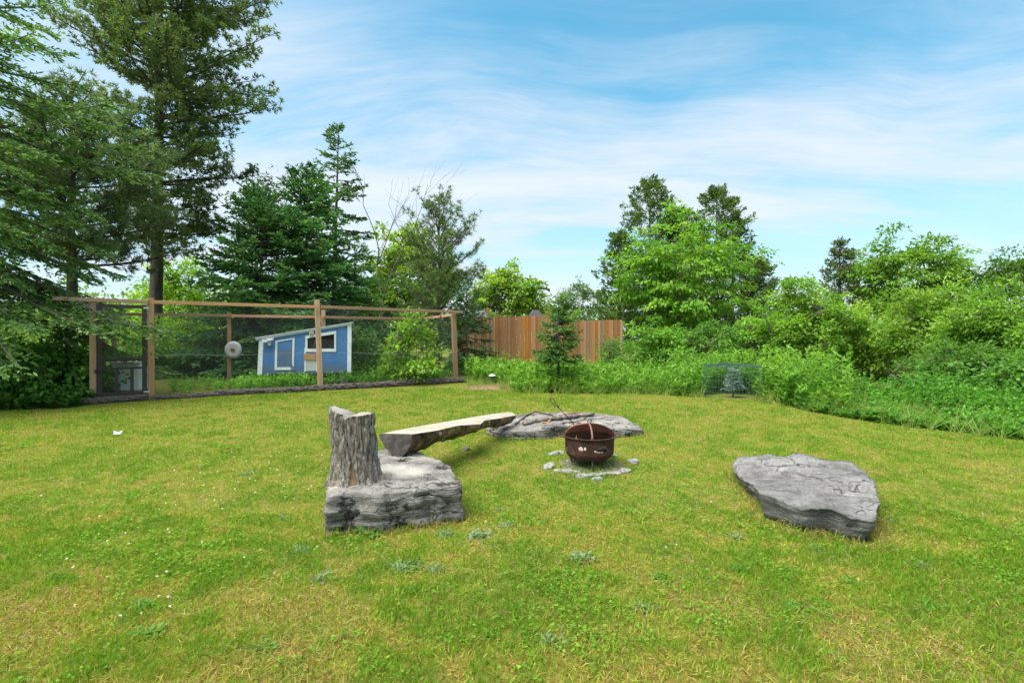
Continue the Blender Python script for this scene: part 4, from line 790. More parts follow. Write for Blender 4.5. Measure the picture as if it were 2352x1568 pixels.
def pine(name, label, base, Hh, zlow, nwh, prof, col_a, col_b, seed=1, per=5, needle=(.11, .011), nn=9, trunk=.2, sub=.16, up=.22, cat='pine tree', lean=(0, 0), tuftsp=.11, az_ok=None, gap=.12, barkm=None, extra=(), forward=.7):
    r = np.random.default_rng(seed); root = thing(name, label, cat, tuple(base)); b = np.array(base); lv = Leaves(); mb = MB(); br = MB(); lean = np.array([lean[0], lean[1], 0])
    mb.tube([b + np.array([0, 0, -.1])] + [b + lean * (i / 10) + np.array([r.normal(0, .02), r.normal(0, .02), Hh * i / 10]) for i in range(1, 11)], list(np.linspace(trunk * 1.12, trunk * .18, 11)), 10)
    specs = []
    for w_ in range(nwh):
        z0 = zlow + (Hh - zlow) * ((w_ + r.random() * .6) / nwh); a0 = r.random() * 6.28
        for k_ in range(per):
            if r.random() < gap: continue
            az = a0 + 6.283 * k_ / per + r.normal(0, .25); z = z0 + r.normal(0, .12); specs.append((z, az, prof(z, az) * r.uniform(.62, 1.12)))
    for e in extra: specs.append(e)
    for z, az, ln in specs:
        if ln < .15: continue
        rel = np.clip((Hh - z) / (Hh - zlow), 0, 1); el = up + .75 * (1 - rel) ** 2; s = np.linspace(0, 1, 9); d = np.array([math.cos(az), math.sin(az), 0])
        P = b + lean * z / Hh + np.array([0, 0, z]) + d[None] * (ln * s)[:, None] + np.array([0, 0, 1.0])[None] * (ln * (el * s - .16 * rel * s ** 2 + .16 * s ** 3))[:, None]
        P[1:] += np.cumsum(r.normal(0, .018 * ln, (8, 3)), 0) * np.array([1, 1, .6])
        br.tube(P[::2], list(np.linspace(.016 + .012 * ln, .006, 5)), 5, False)
        ns = max(3, int(ln / sub * 1.5)); ts = r.uniform(.12, 1, ns); tan = nrm(np.stack([np.gradient(P[:, q]) for q in range(3)], 1)); T = np.stack([np.interp(ts, s, tan[:, q]) for q in range(3)], 1); B0 = np.stack([np.interp(ts, s, P[:, q]) for q in range(3)], 1)
        lat = np.array([-d[1], d[0], 0]); td = nrm(T * .8 + lat[None] * r.uniform(-1.1, 1.1, (ns, 1)) + np.array([0, 0, .28]) + r.normal(0, .25, (ns, 3))); tl = np.minimum(1.0, .5 * ln * (1.15 - ts) + .12) * r.uniform(.6, 1.1, ns)
        for q in range(ns):
            if tl[q] > .3 and ln > .8: br.tube([B0[q], B0[q] + td[q] * tl[q] * .9], [.010, .004], 3, False)
        m = np.maximum(2, (tl / tuftsp).astype(int)); idx = np.repeat(np.arange(ns), m); f = r.random(len(idx)) ** .38; tp = B0[idx] + td[idx] * (tl[idx] * f)[:, None] + r.normal(0, .05, (len(idx), 3)) ; tdir = nrm(td[idx] + np.array([0, 0, .35]) + r.normal(0, .3, (len(idx), 3)))
        j = np.repeat(np.arange(len(idx)), nn); dr = nrm(tdir[j] * forward + nrm(r.normal(0, 1, (len(j), 3))) * .85); mixc = r.random((len(idx), 1)) ** 1.5; cc_ = (np.asarray(col_a)[None] * (1 - mixc) + np.asarray(col_b)[None] * mixc) * r.uniform(.75, 1.2)
        lv.add(tp[j] + dr * .01, dr, needle[0] * r.uniform(.7, 1.2, len(j)), needle[1], cc_[j] * (1 + r.normal(0, .18, (len(j), 1))))
    wood(mb, 'trunk', barkm or BARK, root); br.build('branches', barkm or BARK, root); lv.build('needles', NEEDLE, root, 'tri', .06)
    return root

def broadleaf(name, label, base, cen, rad, ncl, nlf, leaf, col_a, col_b, seed=1, cat='tree', group=None, clus=(.38, .17), trunk=.09, nlimb=7, lobes=5, flat=.0, lobe_amp=.28, hollow=.45, matb=None, twigs=True, droop=.25, zmin=None, out=.55):
    """crown of leaf clusters carried by limbs; cen is the crown centre (world), rad its half sizes"""
    r = np.random.default_rng(seed); root = thing(name, label, cat, tuple(base), group); b = np.array(base); cen = np.array(cen); rad = np.array(rad); lv = Leaves(); mb = MB()
    fork = b + (cen - b) * np.array([.8, .8, .0]) + np.array([0, 0, max(.15, (cen[2] - rad[2] * .75 - b[2]))])
    if nlimb: mb.tube([b + np.array([0, 0, -.1]), b + (fork - b) * .5 + r.normal(0, .03, 3), fork], [trunk, trunk * .85, trunk * .75], 8)
    ph = r.random(lobes) * 6.28; am = r.uniform(.5, 1, lobes) * lobe_amp
    dirs = nrm(r.normal(0, 1, (ncl, 3)) + np.array([0, 0, .25])); rr = hollow + (1 - hollow) * r.random(ncl) ** .6
    az = np.arctan2(dirs[:, 1], dirs[:, 0]); el_ = np.arcsin(dirs[:, 2]); lob = 1.0 + sum(am[i] * np.cos((i + 1) * az + ph[i]) * np.cos((i % 3 + 1) * el_ + ph[-i]) for i in range(lobes)) / 1.6
    C = cen + dirs * rad * (rr * lob)[:, None]
    if zmin is not None: C[:, 2] = np.maximum(C[:, 2], zmin + r.random(ncl) * .3)
    gzc = gz(C[:, 0], C[:, 1]); C[:, 2] = np.maximum(C[:, 2], gzc + .1)
    L_ = []
    for i in range(nlimb):
        t = cen + nrm(r.normal(0, 1, (1, 3)) + np.array([[0, 0, .5]]))[0] * rad * .62; mid = fork + (t - fork) * .5 + np.array([0, 0, .08 * rad[2]]) + r.normal(0, .06, 3); mb.tube([fork, mid, t], [trunk * .5, trunk * .33, trunk * .14], 6, False); L_ += [mid, t]
    if twigs and nlimb:
        L_ = np.array(L_)
        for c in C[:: max(1, ncl // 70)]:
            a = L_[np.argmin(((L_ - c) ** 2).sum(1))]; mb.tube([a, a + (c - a) * .5 + np.array([0, 0, .05]), c], [.016, .011, .005], 3, False)
    lsz = r.uniform(.7, 1.4, ncl); sz = r.uniform(.5, 1.3, ncl); tone = r.uniform(0, 1, ncl) ** 1.3; brightness = r.uniform(.78, 1.18, ncl)
    idx = np.repeat(np.arange(ncl), np.maximum(6, (nlf * sz ** 2 * .9).astype(int))); n = len(idx)
    off = r.normal(0, 1, (n, 3)); off = nrm(off) * (r.random((n, 1)) ** .5); off *= np.array([clus[0], clus[0], clus[1]]) * sz[idx][:, None]; P = C[idx] + off; P[:, 2] -= .35 * (off[:, 0] ** 2 + off[:, 1] ** 2) / clus[0]
    rdir = nrm((P - cen) / rad); dr = rdir * out + nrm(off) * .5 + np.array([0, 0, -droop]) + r.normal(0, .5, (n, 3))
    upv = np.array([0, 0, 1.0])[None] + r.normal(0, .55, (n, 3)) + rdir * .3
    mx_ = np.clip(tone[idx] + r.normal(0, .18, n), 0, 1)[:, None]; cc_ = (np.asarray(col_a)[None] * (1 - mx_) + np.asarray(col_b)[None] * mx_) * brightness[idx][:, None] * (1 + r.normal(0, .14, (n, 1))) * np.array([1.18, 1.26, 1.1])
    lv.add(P, dr, leaf[0] * r.uniform(.55, 1.25, n) * lsz[idx], leaf[1] * r.uniform(.7, 1.2, n) * lsz[idx], cc_, upv)
    if nlimb: wood(mb, 'trunk', matb or BARKG, root)
    lv.build('foliage', LEAF, root, 'diamond', .18)
    return root

def cedar(name, label, base, Hh, Rr, ncl, nlf, seed, col_a, col_b, leaf=(.15, .05), group=None, prof=None, sub=()):
    r = np.random.default_rng(seed); root = thing(name, label, 'cedar tree', tuple(base), group); b = np.array(base); lv = Leaves(); mb = MB()
    mb.tube([b + np.array([0, 0, -.1]), b + np.array([0, 0, Hh * .5]), b + np.array([0, 0, Hh * .97])], [.14, .08, .012], 8)
    axes = [(b, Hh, Rr, 1.0)] + [(b + np.array([dx, dy, 0]), h_, r_, wgt) for dx, dy, h_, r_, wgt in sub]; tot = sum(a[3] for a in axes); Cs = []; Ds = []
    for bb, h_, r_, wgt in axes:
        n = int(ncl * wgt / tot); u = r.random(n) ** 1.05; z = .25 + (h_ - .25) * u; az = r.random(n) * 6.283; pr = np.where(u < .12, .75 + 2 * u, (1 - u) ** .56 * 1.03); bump_ = 1 + .22 * np.sin(az * 3 + z * 2.3) + .14 * np.sin(az * 5 - z * 3.7)
        rr_ = r_ * pr * bump_ * (.08 + .92 * r.random(n) ** .5); Cs.append(bb[None] + np.c_[rr_ * np.cos(az), rr_ * np.sin(az), z]); Ds.append(np.c_[np.cos(az), np.sin(az), np.full(n, .75)])
        if bb is not b: mb.tube([bb + np.array([0, 0, -.1]), bb + np.array([0, 0, h_ * .96])], [.09, .01], 6)
    C = np.vstack(Cs); Dd = np.vstack(Ds); ncl = len(C)
    for c, a in list(zip(C, Dd))[::6]: mb.tube([np.array([b[0] + (c[0] - b[0]) * .05, b[1] + (c[1] - b[1]) * .05, c[2] - .25]), c], [.013, .004], 3, False)
    idx = np.repeat(np.arange(ncl), nlf); n = len(idx); f = r.random(n); ln = r.uniform(.22, .55, ncl); ax = nrm(Dd + r.normal(0, .35, Dd.shape)); sp_ = r.normal(0, .085, (n, 3))
    P = C[idx] + ax[idx] * (ln[idx] * (f - .4))[:, None] + sp_ * (1.1 - f)[:, None] * 1.3; dr = ax[idx] * .9 + r.normal(0, .5, (n, 3)); tone = r.random(ncl)[idx][:, None]; cc_ = (np.asarray(col_a)[None] * (1 - tone) + np.asarray(col_b)[None] * tone) * (1 + r.normal(0, .18, (n, 1)))
    lv.add(P, dr, leaf[0] * r.uniform(.6, 1.3, n), leaf[1] * r.uniform(.7, 1.2, n), cc_); wood(mb, 'trunk', BARK, root); lv.build('foliage', NEEDLE, root, 'diamond', .02); return root

def at(px, Y, z=None):
    x = (px - CX) / F * Y; return (x, Y, gz1(x, Y) if z is None else z)
def topz(py, Y): return CAMZ - (py - HOR) / F * Y

SPA = (.10, .235, .08); SPB = (.26, .45, .13)        # spruce old needles / June tips
PIA = (.10, .18, .065); PIB = (.23, .295, .085)        # pine
DKA = (.06, .15, .026); DKB = (.12, .24, .042)
LTA = (.095, .205, .020); LTB = (.19, .31, .038)         # fresh light leaves
YLA = (.15, .25, .022); YLB = (.27, .36, .05)
CEA = (.07, .13, .032); CEB = (.125, .20, .048)

# ---- large pine behind the run
def pf1(z, az):
    c = math.cos(az); m = np.interp(z, [4.0, 5.2, 6.8, 8.0, 9.4, 11, 13, 16, 17.5], [1.7, 2.3, 3.0, 3.1, 3.7, 3.5, 3.4, 2.4, .4])
    return m * (.96 if c > -.1 else (.85 if z > 10 else .5))
pine('tall_pine', 'tallest pine with a straight dark trunk rising behind the chicken run', at(357, 17.5), 17.6, 4.3, 31, pf1, PIA, PIB, 5, 6, (.14, .036), 8, .21, .15, .12, lean=(.25, 0), tuftsp=.10, gap=.08,
     extra=((6.6, 0.25, 3.5), (6.9, -.5, 3.0), (8.6, .1, 3.8), (10.3, -.15, 3.7), (11.8, .2, 3.9), (5.6, -.2, 2.4)))
# ---- nearer long-needled pine
def pf2(z, az): return np.interp(z, [3, 4.5, 5.6, 6.6, 7.6, 8.4], [2.4, 2.7, 2.3, 1.2, .6, .3])
pine('long_needled_pine', 'shaggy dark long-needled pine between the far spruce and the tallest pine', at(165, 13.6), 8.2, 3.3, 11, pf2, (.09, .16, .066), (.20, .28, .12), 9, 6, (.18, .024), 13, .15, .14, .30, tuftsp=.11, gap=.06)
# ---- near spruce at the edge of the yard
spruce('near_spruce', 'big drooping spruce overhanging the pen door and the edge of the lawn', at(-70, 10.6), 13.0, 3.5, 2.0, 125, (.10, .20, .058), (.24, .38, .09), (.11, .042), .058, .42, 3, trunk=.17, tw=.12, twl=.55, az_only=(-2.3, 1.3), gap=.05, top_gap=.55, cut=lambda z, az, ln: min(ln, 2.5) if 2.9 < z < 5.4 and abs(az) < .8 else ln,
       extra=((2.95, .75, -.13, 4.7), (2.85, .75, -.02, 4.0), (2.8, .8, -.26, 3.8), (2.75, .7, -.36, 3.5), (2.6, .75, -.5, 3.3), (5.9, .55, .2, 3.3), (6.3, .5, -.05, 3.2), (5.6, .55, .45, 3.2), (8.3, .5, -.1, 2.2), (7.4, .5, -.35, 2.3), (8.9, .45, .25, 2.0), (4.6, .6, .1, 2.4), (4.2, .6, -.1, 2.4)))
# ---- spruces behind the coop
spruce('spruce', 'broad dense spruce with low spreading skirts behind the blue coop', at(600, 18.0), topz(450, 18) - gz1(0, 18), 3.0, .4, 185, SPA, SPB, (.17, .07), .085, .18, 21, trunk=.12, tw=.125, pw=.6)
spruce('spruce', 'dense spruce with a thin bare leader beside the broad one behind the coop', at(705, 18.6), topz(395, 18.6) - gz1(0, 18.6), 2.9, .4, 185, (.085, .22, .07), SPB, (.17, .07), .085, .18, 22, trunk=.12, tw=.125, pw=.62)
q = at(705, 18.6); t0 = topz(405, 18.6); 
spruce('spruce', 'tall open spruce with a ragged narrow top rising above the others', at(762, 24), topz(290, 24) - gz1(0, 24), 2.7, 1.5, 120, (.08, .17, .06), (.15, .27, .085), (.19, .075), .095, .30, 23, trunk=.16, tw=.14, pw=.62, gap=.12, lean=(.35, 0), asc=25)
spruce('spruce', 'rounded spruce skirt to the right of the coop, dark under its boughs', at(815, 19.5), topz(560, 19.5) - .4, 1.9, .3, 70, SPA, SPB, (.16, .06), .085, .2, 24, trunk=.08, tw=.12, pw=.7)
# birch
broadleaf('birch_tree', 'thin airy birch with small leaves above the broad spruce', at(560, 21.5), np.array(at(590, 21.5, 6.0)), (1.5, 1.3, 2.7), 210, 40, (.11, .075), (.035, .075, .018), (.08, .14, .035), 31, 'birch', clus=(.34, .24), trunk=.07, nlimb=8, lobe_amp=.35, hollow=.2)
# dead tree
dt = np.array(at(872, 22)); root = thing('dead_tree', 'bare dead tree with pale branches beside the tall open spruce', 'tree', tuple(dt)); mb = MB(); r = np.random.default_rng(77)
def grow(p, d, ln, rad, lev):
    pts = [p]
    for i in range(4): d = nrm((d + r.normal(0, .10, 3) + np.array([0, 0, .03]))[None])[0]; pts.append(pts[-1] + d * ln / 4)
    mb.tube(pts, list(np.linspace(rad, rad * .5, 5)), 5, False)
    if lev:
        for i in range(3 if lev > 1 else 3): k_ = int(r.integers(1, 5)); grow(pts[k_], nrm((d + r.normal(0, .38, 3) + np.array([.10, 0, .12]))[None])[0], ln * r.uniform(.5, .75), rad * .45, lev - 1)
grow(dt, np.array([.12, 0, 1.0]), 4.4, .06, 3); grow(dt + np.array([.2, 0, 3.0]), np.array([.25, 0, 1.0]), 3.4, .035, 3)
mb.build('trunk', BARKG, root, True)
# light broadleaf behind
broadleaf('broadleaf_tree', 'yellow-green broadleaf tree behind the dead tree and young pine', at(935, 26.5), np.array(at(935, 26.5, 4.6)), (2.2, 1.8, 2.9), 200, 64, (.21, .13), YLA, YLB, 41, clus=(.5, .22), trunk=.12, lobe_amp=.3)
broadleaf('broadleaf_tree', 'bright low broadleaf tree filling the gap right of the coop spruces', at(880, 24), np.array(at(885, 24, 2.6)), (2.3, 1.5, 1.7), 150, 62, (.19, .12), (.10, .20, .02), (.20, .30, .04), 42, clus=(.45, .2), trunk=.1)
# young pine
def pf7(z, az): return np.interp(z, [.5, 1.5, 3.0, 4.2, 5.2, 6.2], [1.6, 1.85, 1.7, 1.15, .7, .15])
pine('young_pine', 'wispy young white pine with upswept branches behind the right end of the run', at(1008, 17.5), topz(455, 17.5) - gz1(0, 17.5), .6, 13, pf7, (.085, .15, .04), (.17, .25, .07), 15, 6, (.17, .02), 10, .07, .14, .62, tuftsp=.11, gap=.05, barkm=BARKG)
broadleaf('broadleaf_tree', 'pale green rounded tree behind the fence near its left post', at(1165, 27), np.array(at(1160, 27, 3.6)), (1.8, 1.5, 2.0), 170, 60, (.20, .13), (.12, .23, .025), YLB, 43, clus=(.45, .2), trunk=.11, lobe_amp=.3)
broadleaf('broadleaf_tree', 'small greyish tree far beyond the fence', at(1325, 36), np.array(at(1325, 36, 3.9)), (1.5, 1.3, 1.9), 110, 45, (.16, .11), (.10, .16, .045), (.17, .24, .08), 44, clus=(.42, .25), trunk=.1)
broadleaf('far_shrub', 'low green thicket tree seen over the fence between the houses and the cedars', at(1285, 30), np.array(at(1280, 30, 2.3)), (2.0, 1.3, 1.5), 90, 45, (.14, .09), (.07, .15, .02), (.14, .23, .04), 45, 'shrub', clus=(.4, .2), trunk=.06)
# small spruces by the run and the fence
spruce('small_spruce', 'young spruce standing at the end post of the run', at(1072, 15.9), topz(655, 15.9) - gz1(0, 15.9), .95, .4, 60, (.05, .13, .045), (.12, .25, .075), (.085, .034), .05, .1, 25, trunk=.035, tw=.075, pw=.6, asc=35)
spruce('small_spruce', 'young spruce with a bare lower trunk in front of the board fence', at(1283, 12.5), topz(688, 12.5) - gz1(0, 12.5), .52, .80, 84, (.09, .19, .045), (.20, .35, .075), (.075, .032), .04, .05, 26, trunk=.035, tw=.055, pw=.42, asc=30, gap=.05, twl=.28)
# cedars
cedar('cedar', 'tall dark ragged cedar behind the light-leaved tree', at(1492, 24), topz(415, 24) - .55, 3.1, 1000, 56, 51, CEA, CEB, sub=((-1.4, .3, 6.2, 1.6, .6), (1.3, .5, 7.4, 1.6, .6)))
cedar('cedar', 'second dark cedar with twin tops beside the tall ragged one', at(1645, 25), topz(435, 25) - .55, 3.1, 1000, 56, 52, CEA, CEB, sub=((.9, .2, 8.0, 1.6, .6), (1.9, -.3, 5.0, 1.7, .6)))
cedar('cedar', 'dark cedar filling the gap between the ragged cedar and the twin-topped one', at(1566, 25.5), topz(485, 25.5) - .55, 2.2, 420, 52, 58, CEA, CEB)
cedar('cedar', 'thin sparse cedar rising behind the round bush', at(1928, 22.5), topz(558, 22.5) - .55, 1.15, 190, 40, 53, (.07, .11, .035), (.13, .17, .05))
# light tree in front of the cedars
broadleaf('elm_tree', 'bright layered broadleaf tree in front of the dark cedars', at(1560, 20.6), np.array(at(1558, 20.6, 4.15)), (2.65, 2.1, 2.4), 280, 66, (.16, .09), (.075, .19, .018), (.21, .355, .042), 54, 'tree', clus=(.62, .11), trunk=.12, nlimb=11, droop=.45, lobe_amp=.45, hollow=.35)
# trees and bushes on the right
broadleaf('walnut_tree', 'spreading broadleaf tree with flat-topped sprays rising behind the bushes', at(2090, 22.5), np.array(at(2085, 22.5, 4.3)), (3.1, 2.0, 2.0), 250, 66, (.19, .09), (.085, .18, .02), (.16, .27, .035), 55, 'tree', clus=(.55, .14), trunk=.12, nlimb=11, droop=.35, lobe_amp=.3, hollow=.3)
broadleaf('broadleaf_tree', 'darker broadleaf tree standing right of the flat-topped one', at(2330, 20.5), np.array(at(2345, 20.5, 3.5)), (2.0, 1.6, 1.6), 150, 60, (.17, .085), (.05, .115, .02), (.10, .19, .035), 56, 'tree', clus=(.5, .17), trunk=.1, lobe_amp=.3)
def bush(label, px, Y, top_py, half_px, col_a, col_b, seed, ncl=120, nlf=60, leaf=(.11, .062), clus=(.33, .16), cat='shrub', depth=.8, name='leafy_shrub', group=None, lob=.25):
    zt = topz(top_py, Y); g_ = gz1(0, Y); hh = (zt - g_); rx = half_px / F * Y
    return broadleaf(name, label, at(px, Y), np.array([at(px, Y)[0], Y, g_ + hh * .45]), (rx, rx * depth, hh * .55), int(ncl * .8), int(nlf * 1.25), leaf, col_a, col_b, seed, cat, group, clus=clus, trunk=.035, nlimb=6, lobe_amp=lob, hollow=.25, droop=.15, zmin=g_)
MDA = (.085, .205, .026); MDB = (.20, .35, .05)
bush('dark bush growing against the right end of the board fence', 1400, 17.8, 758, 34, DKA, DKB, 61, 70, 45, (.075, .04))
bush('medium green bush just right of the board fence', 1500, 16.6, 735, 82, MDA, MDB, 62, 150, 60)
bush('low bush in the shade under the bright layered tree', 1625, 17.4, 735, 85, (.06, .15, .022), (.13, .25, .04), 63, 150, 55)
bush('leafy bush between the cedars and the round bush', 1735, 17.0, 715, 85, MDA, MDB, 64, 150, 60)
bush('large round yellow-green bush behind the caged spruce', 1850, 15.4, 640, 105, (.10, .21, .022), (.22, .345, .042), 65, 290, 74, (.10, .06), (.26, .15))
bush('yellow-green bush right of the large round one', 2010, 15.6, 690, 100, (.115, .22, .024), (.24, .35, .048), 66, 210, 60)
bush('tall spreading bush with pale leaf sprays in front of the flat-topped tree', 2150, 13.6, 648, 120, (.10, .205, .026), (.23, .335, .052), 67, 290, 70, (.11, .055))
bush('leafy bush with long narrow leaves at the right boundary', 2290, 11.6, 668, 130, (.085, .19, .024), (.19, .31, .045), 68, 280, 70, (.11, .05))
bush('dark glossy bush above the weeds at the right boundary', 2210, 10.6, 790, 110, DKA, (.10, .19, .03), 69, 230, 66, (.10, .05))
bush('deep green bush at the lawn corner by the weeds', 2370, 9.6, 800, 130, (.06, .155, .026), (.13, .26, .04), 70, 220, 66, (.09, .05))
# bush inside the run, bright
bush('bright yellow-green bush growing inside the run near its end post', 940, 14.3, 716, 58, (.11, .22, .02), (.24, .35, .045), 71, 95, 50, (.10, .06))
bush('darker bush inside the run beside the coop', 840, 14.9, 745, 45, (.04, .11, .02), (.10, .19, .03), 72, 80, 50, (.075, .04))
# left side: dark shrubs under the spruce and bright growth behind the run
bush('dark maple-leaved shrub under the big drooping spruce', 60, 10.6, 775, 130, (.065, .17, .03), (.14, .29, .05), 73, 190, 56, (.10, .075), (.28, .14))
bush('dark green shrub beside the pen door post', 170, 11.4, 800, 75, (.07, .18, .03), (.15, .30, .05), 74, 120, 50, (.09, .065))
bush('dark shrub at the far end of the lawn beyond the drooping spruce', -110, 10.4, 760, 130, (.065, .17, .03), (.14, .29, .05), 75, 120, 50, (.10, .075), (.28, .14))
bush('bright yellow-green sapling behind the tallest pine', 395, 20.5, 575, 85, (.16, .30, .02), (.30, .44, .045), 76, 170, 55, (.13, .09), (.36, .2))
bush('bright understorey bush seen through the pen door', 330, 16.2, 720, 80, (.13, .27, .022), (.25, .39, .045), 77, 130, 55, (.09, .06))
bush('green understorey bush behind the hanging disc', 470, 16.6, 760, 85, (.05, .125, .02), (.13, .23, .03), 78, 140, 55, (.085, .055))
bush('slim pale sapling between the tallest pine and the spruces', 455, 22, 600, 34, (.10, .19, .03), (.18, .28, .05), 79, 60, 40, (.11, .07), (.3, .2))

# dead brush heap showing grey twigs among the right-hand bushes
db = np.array(at(2120, 11.3)); root = thing('brush_heap', 'tangle of dead grey twigs among the bushes at the right boundary', 'brush', tuple(db)); mb = MB(); r = np.random.default_rng(78)
for i in range(110):
    a = db + np.array([r.normal(-.1, .5), r.normal(-.55, .25), abs(r.normal(.1, .25))]); d = np.array([r.normal(0, .7), r.normal(0, .3), abs(r.normal(.15, .45))]); d /= np.linalg.norm(d); ln = r.uniform(.3, 1.0); m1 = a + d * ln * .5 + r.normal(0, .06, 3); mb.tube([a, m1, a + d * ln + r.normal(0, .08, 3)], [.007, .005, .002], 4, False)
mb.build('twigs', BARKG, root); root['group'] = 'dead brush'; root.children[0]['kind'] = 'stuff'
del root['group']

# far wood behind everything, one mass of foliage
lv = Leaves(); r = np.random.default_rng(90); n = 1000
px = r.uniform(-500, 2900, n); Y = r.uniform(34, 60, n); hgt = 2.0 + 3.2 * (fbm2(px, Y * 0, .012, 2, 5)) + np.where(px < 800, 1.6, 0); X = (px - CX) / F * Y; z = gz(X, Y) + r.random(n) ** .7 * hgt
idx = np.repeat(np.arange(n), 44); P = np.c_[X, Y, z][idx] + r.normal(0, 1, (len(idx), 3)) * np.array([.7, .7, .4]); t = r.random(n)[idx][:, None]
lv.add(P, r.normal(0, 1, P.shape), .32, .22, (np.array(MDA) * (1 - t) + np.array(LTB) * t) * (1 + r.normal(0, .15, (len(idx), 1)))); tag(lv.build('distant_woodland', LEAF, None, 'tri', .1, 'stuff'), 'far mass of green woodland behind the yard', 'woodland')
lv = Leaves(); n = 420; px = r.uniform(-400, 860, n); Y = r.uniform(22.5, 30, n); X = (px - CX) / F * Y; z = gz(X, Y) + r.random(n) * 2.9
idx = np.repeat(np.arange(n), 60); P = np.c_[X, Y, z][idx] + r.normal(0, 1, (len(idx), 3)) * np.array([.5, .5, .3]); t = r.random(n)[idx][:, None]
lv.add(P, r.normal(0, 1, P.shape) + np.array([0, 0, -.3]), .2, .14, (np.array((.09, .19, .02)) * (1 - t) + np.array((.21, .33, .04)) * t) * (1 + r.normal(0, .15, (len(idx), 1)))); tag(lv.build('understorey', LEAF, None, 'tri', .1, 'stuff'), 'bright green understorey behind the trees on the run side', 'undergrowth')

# ------------------------------------------------------------------ tall weeds
def weeds(name, label, cat, pts, h_fn, col_a, col_b, nl=15, leaf=(.10, .020), seed=1, shape='tri'):
    r = np.random.default_rng(seed); lv = Leaves(); pts = np.asarray(pts); n = len(pts); g_ = gz(pts[:, 0], pts[:, 1]); h = h_fn(pts[:, 0], pts[:, 1]) * r.uniform(.5, 1.2, n); lean = r.normal(0, .09, (n, 3)); lean[:, 2] = 0
    B = np.c_[pts, g_ - .02]; tone = np.clip(fbm2(pts[:, 0], pts[:, 1], .9, 3, seed) * 1.7 - .35 + r.normal(0, .12, n), 0, 1)
    ps = r.choice([.65, .9, 1.2, 1.7], n); stemd = nrm(lean + np.array([0, 0, 1.0])); lv.add(B, stemd, h, .008, np.asarray(col_a) * 1.1)
    idx = np.repeat(np.arange(n), nl); m = len(idx); f = r.uniform(.12, 1.0, m) ** .7; az = r.random(m) * 6.283; out_ = np.c_[np.cos(az), np.sin(az), np.zeros(m)]; dr = out_ * (1.05 - .45 * f)[:, None] + np.array([0, 0, 1.0])[None] * (.25 + .55 * f)[:, None] + r.normal(0, .15, (m, 3)); P = B[idx] + stemd[idx] * (h[idx] * f)[:, None]
    t = np.clip(tone[idx] * .55 + .55 * np.clip(f - .55, 0, 1) + r.normal(0, .12, m), 0, 1)[:, None]; cc_ = (np.asarray(col_a)[None] * (1 - t) + np.asarray(col_b)[None] * t) * (1 + r.normal(0, .13, (m, 1))) * np.array([1.08, 1.16, 1.05])
    lv.add(P, dr, leaf[0] * r.uniform(.45, 1.2, m) * ps[idx] * (1.15 - .3 * f), leaf[1] * r.uniform(.7, 1.2, m) * ps[idx], cc_, np.array([0, 0, 1.0])[None] + r.normal(0, .3, (m, 3)))
    return tag(lv.build(name, LEAF, None, shape, .35, 'stuff'), label, cat)
def edge_y(x): e = np.array(edge); return np.interp(x, e[:, 0], e[:, 1])
# band in the middle
r = np.random.default_rng(91); n = 4400; x = r.uniform(-1.35, 7.3, n); d = r.random(n) ** 1.0 * 4.2; y = edge_y(x) + .12 + d
keep = (x / y < .60 + .13 * fbm2(x, y, 1.1, 2, 77)) & ~((d > 2.2) & (x < 4.6) & (r.random(n) < .8)) & ~((x < -.15) & (d < .55)) & ~((np.hypot(x - cg.x, y - cg.y) < cR - .05)) & ~((d < .9) & (np.abs(x - 5.5) < .8) & False); x = x[keep]; y = y[keep]
hf = lambda x, y: np.clip(.36 + .46 * np.clip((y - edge_y(x)) / 1.1, 0, 1), 0, 1.0) * np.where(x < 4.6, .8, 1.0) * (.8 + .5 * fbm2(x, y, .7, 2, 8)) * np.where(np.abs(x - 6.9) < .9, 1.12, 1.0)
weeds('goldenrod_weeds', 'tall leafy goldenrod-like weeds between the lawn and the fence', 'weeds', np.c_[x, y], hf, (.07, .19, .022), (.24, .40, .055), 17, (.135, .036), 92)
# low weeds along right edge
n = 6800; x = r.uniform(5.6, 10.2, n); d = r.random(n) ** 1.15 * 3.3; y = edge_y(x) + .03 + d + .45 * (fbm2(x, x * 0, 1.7, 3, 19) - .55)
weeds('low_green_weeds', 'low soft green weeds spilling over the right edge of the lawn', 'weeds', np.c_[x, y], lambda x, y: (.17 + .15 * np.clip((y - edge_y(x)) / 1.2, 0, 1) + .28 * np.clip((y - edge_y(x) - 1.0) / 1.6, 0, 1)) * (.5 + .95 * fbm2(x, y, 1.3, 2, 9)), (.06, .18, .024), (.15, .33, .042), 14, (.075, .034), 93)
# weeds inside the run
n = 2300; s = r.uniform(1.2, PL - .1, n); d = r.random(n) * 2.5 + .02; q = PA[None] + U2[None] * s[:, None] + W2[None] * d[:, None]; den = fbm2(q[:, 0], q[:, 1], .8, 2, 3); keep = (s > 2.7) | (r.random(n) < .25); q = q[keep]
weeds('run_weeds', 'lush grass and weeds growing inside the chicken run', 'weeds', q, lambda x, y: .38 * (.5 + .9 * fbm2(x, y, 1.1, 2, 4)), (.08, .21, .022), (.20, .39, .042), 15, (.11, .026), 94)
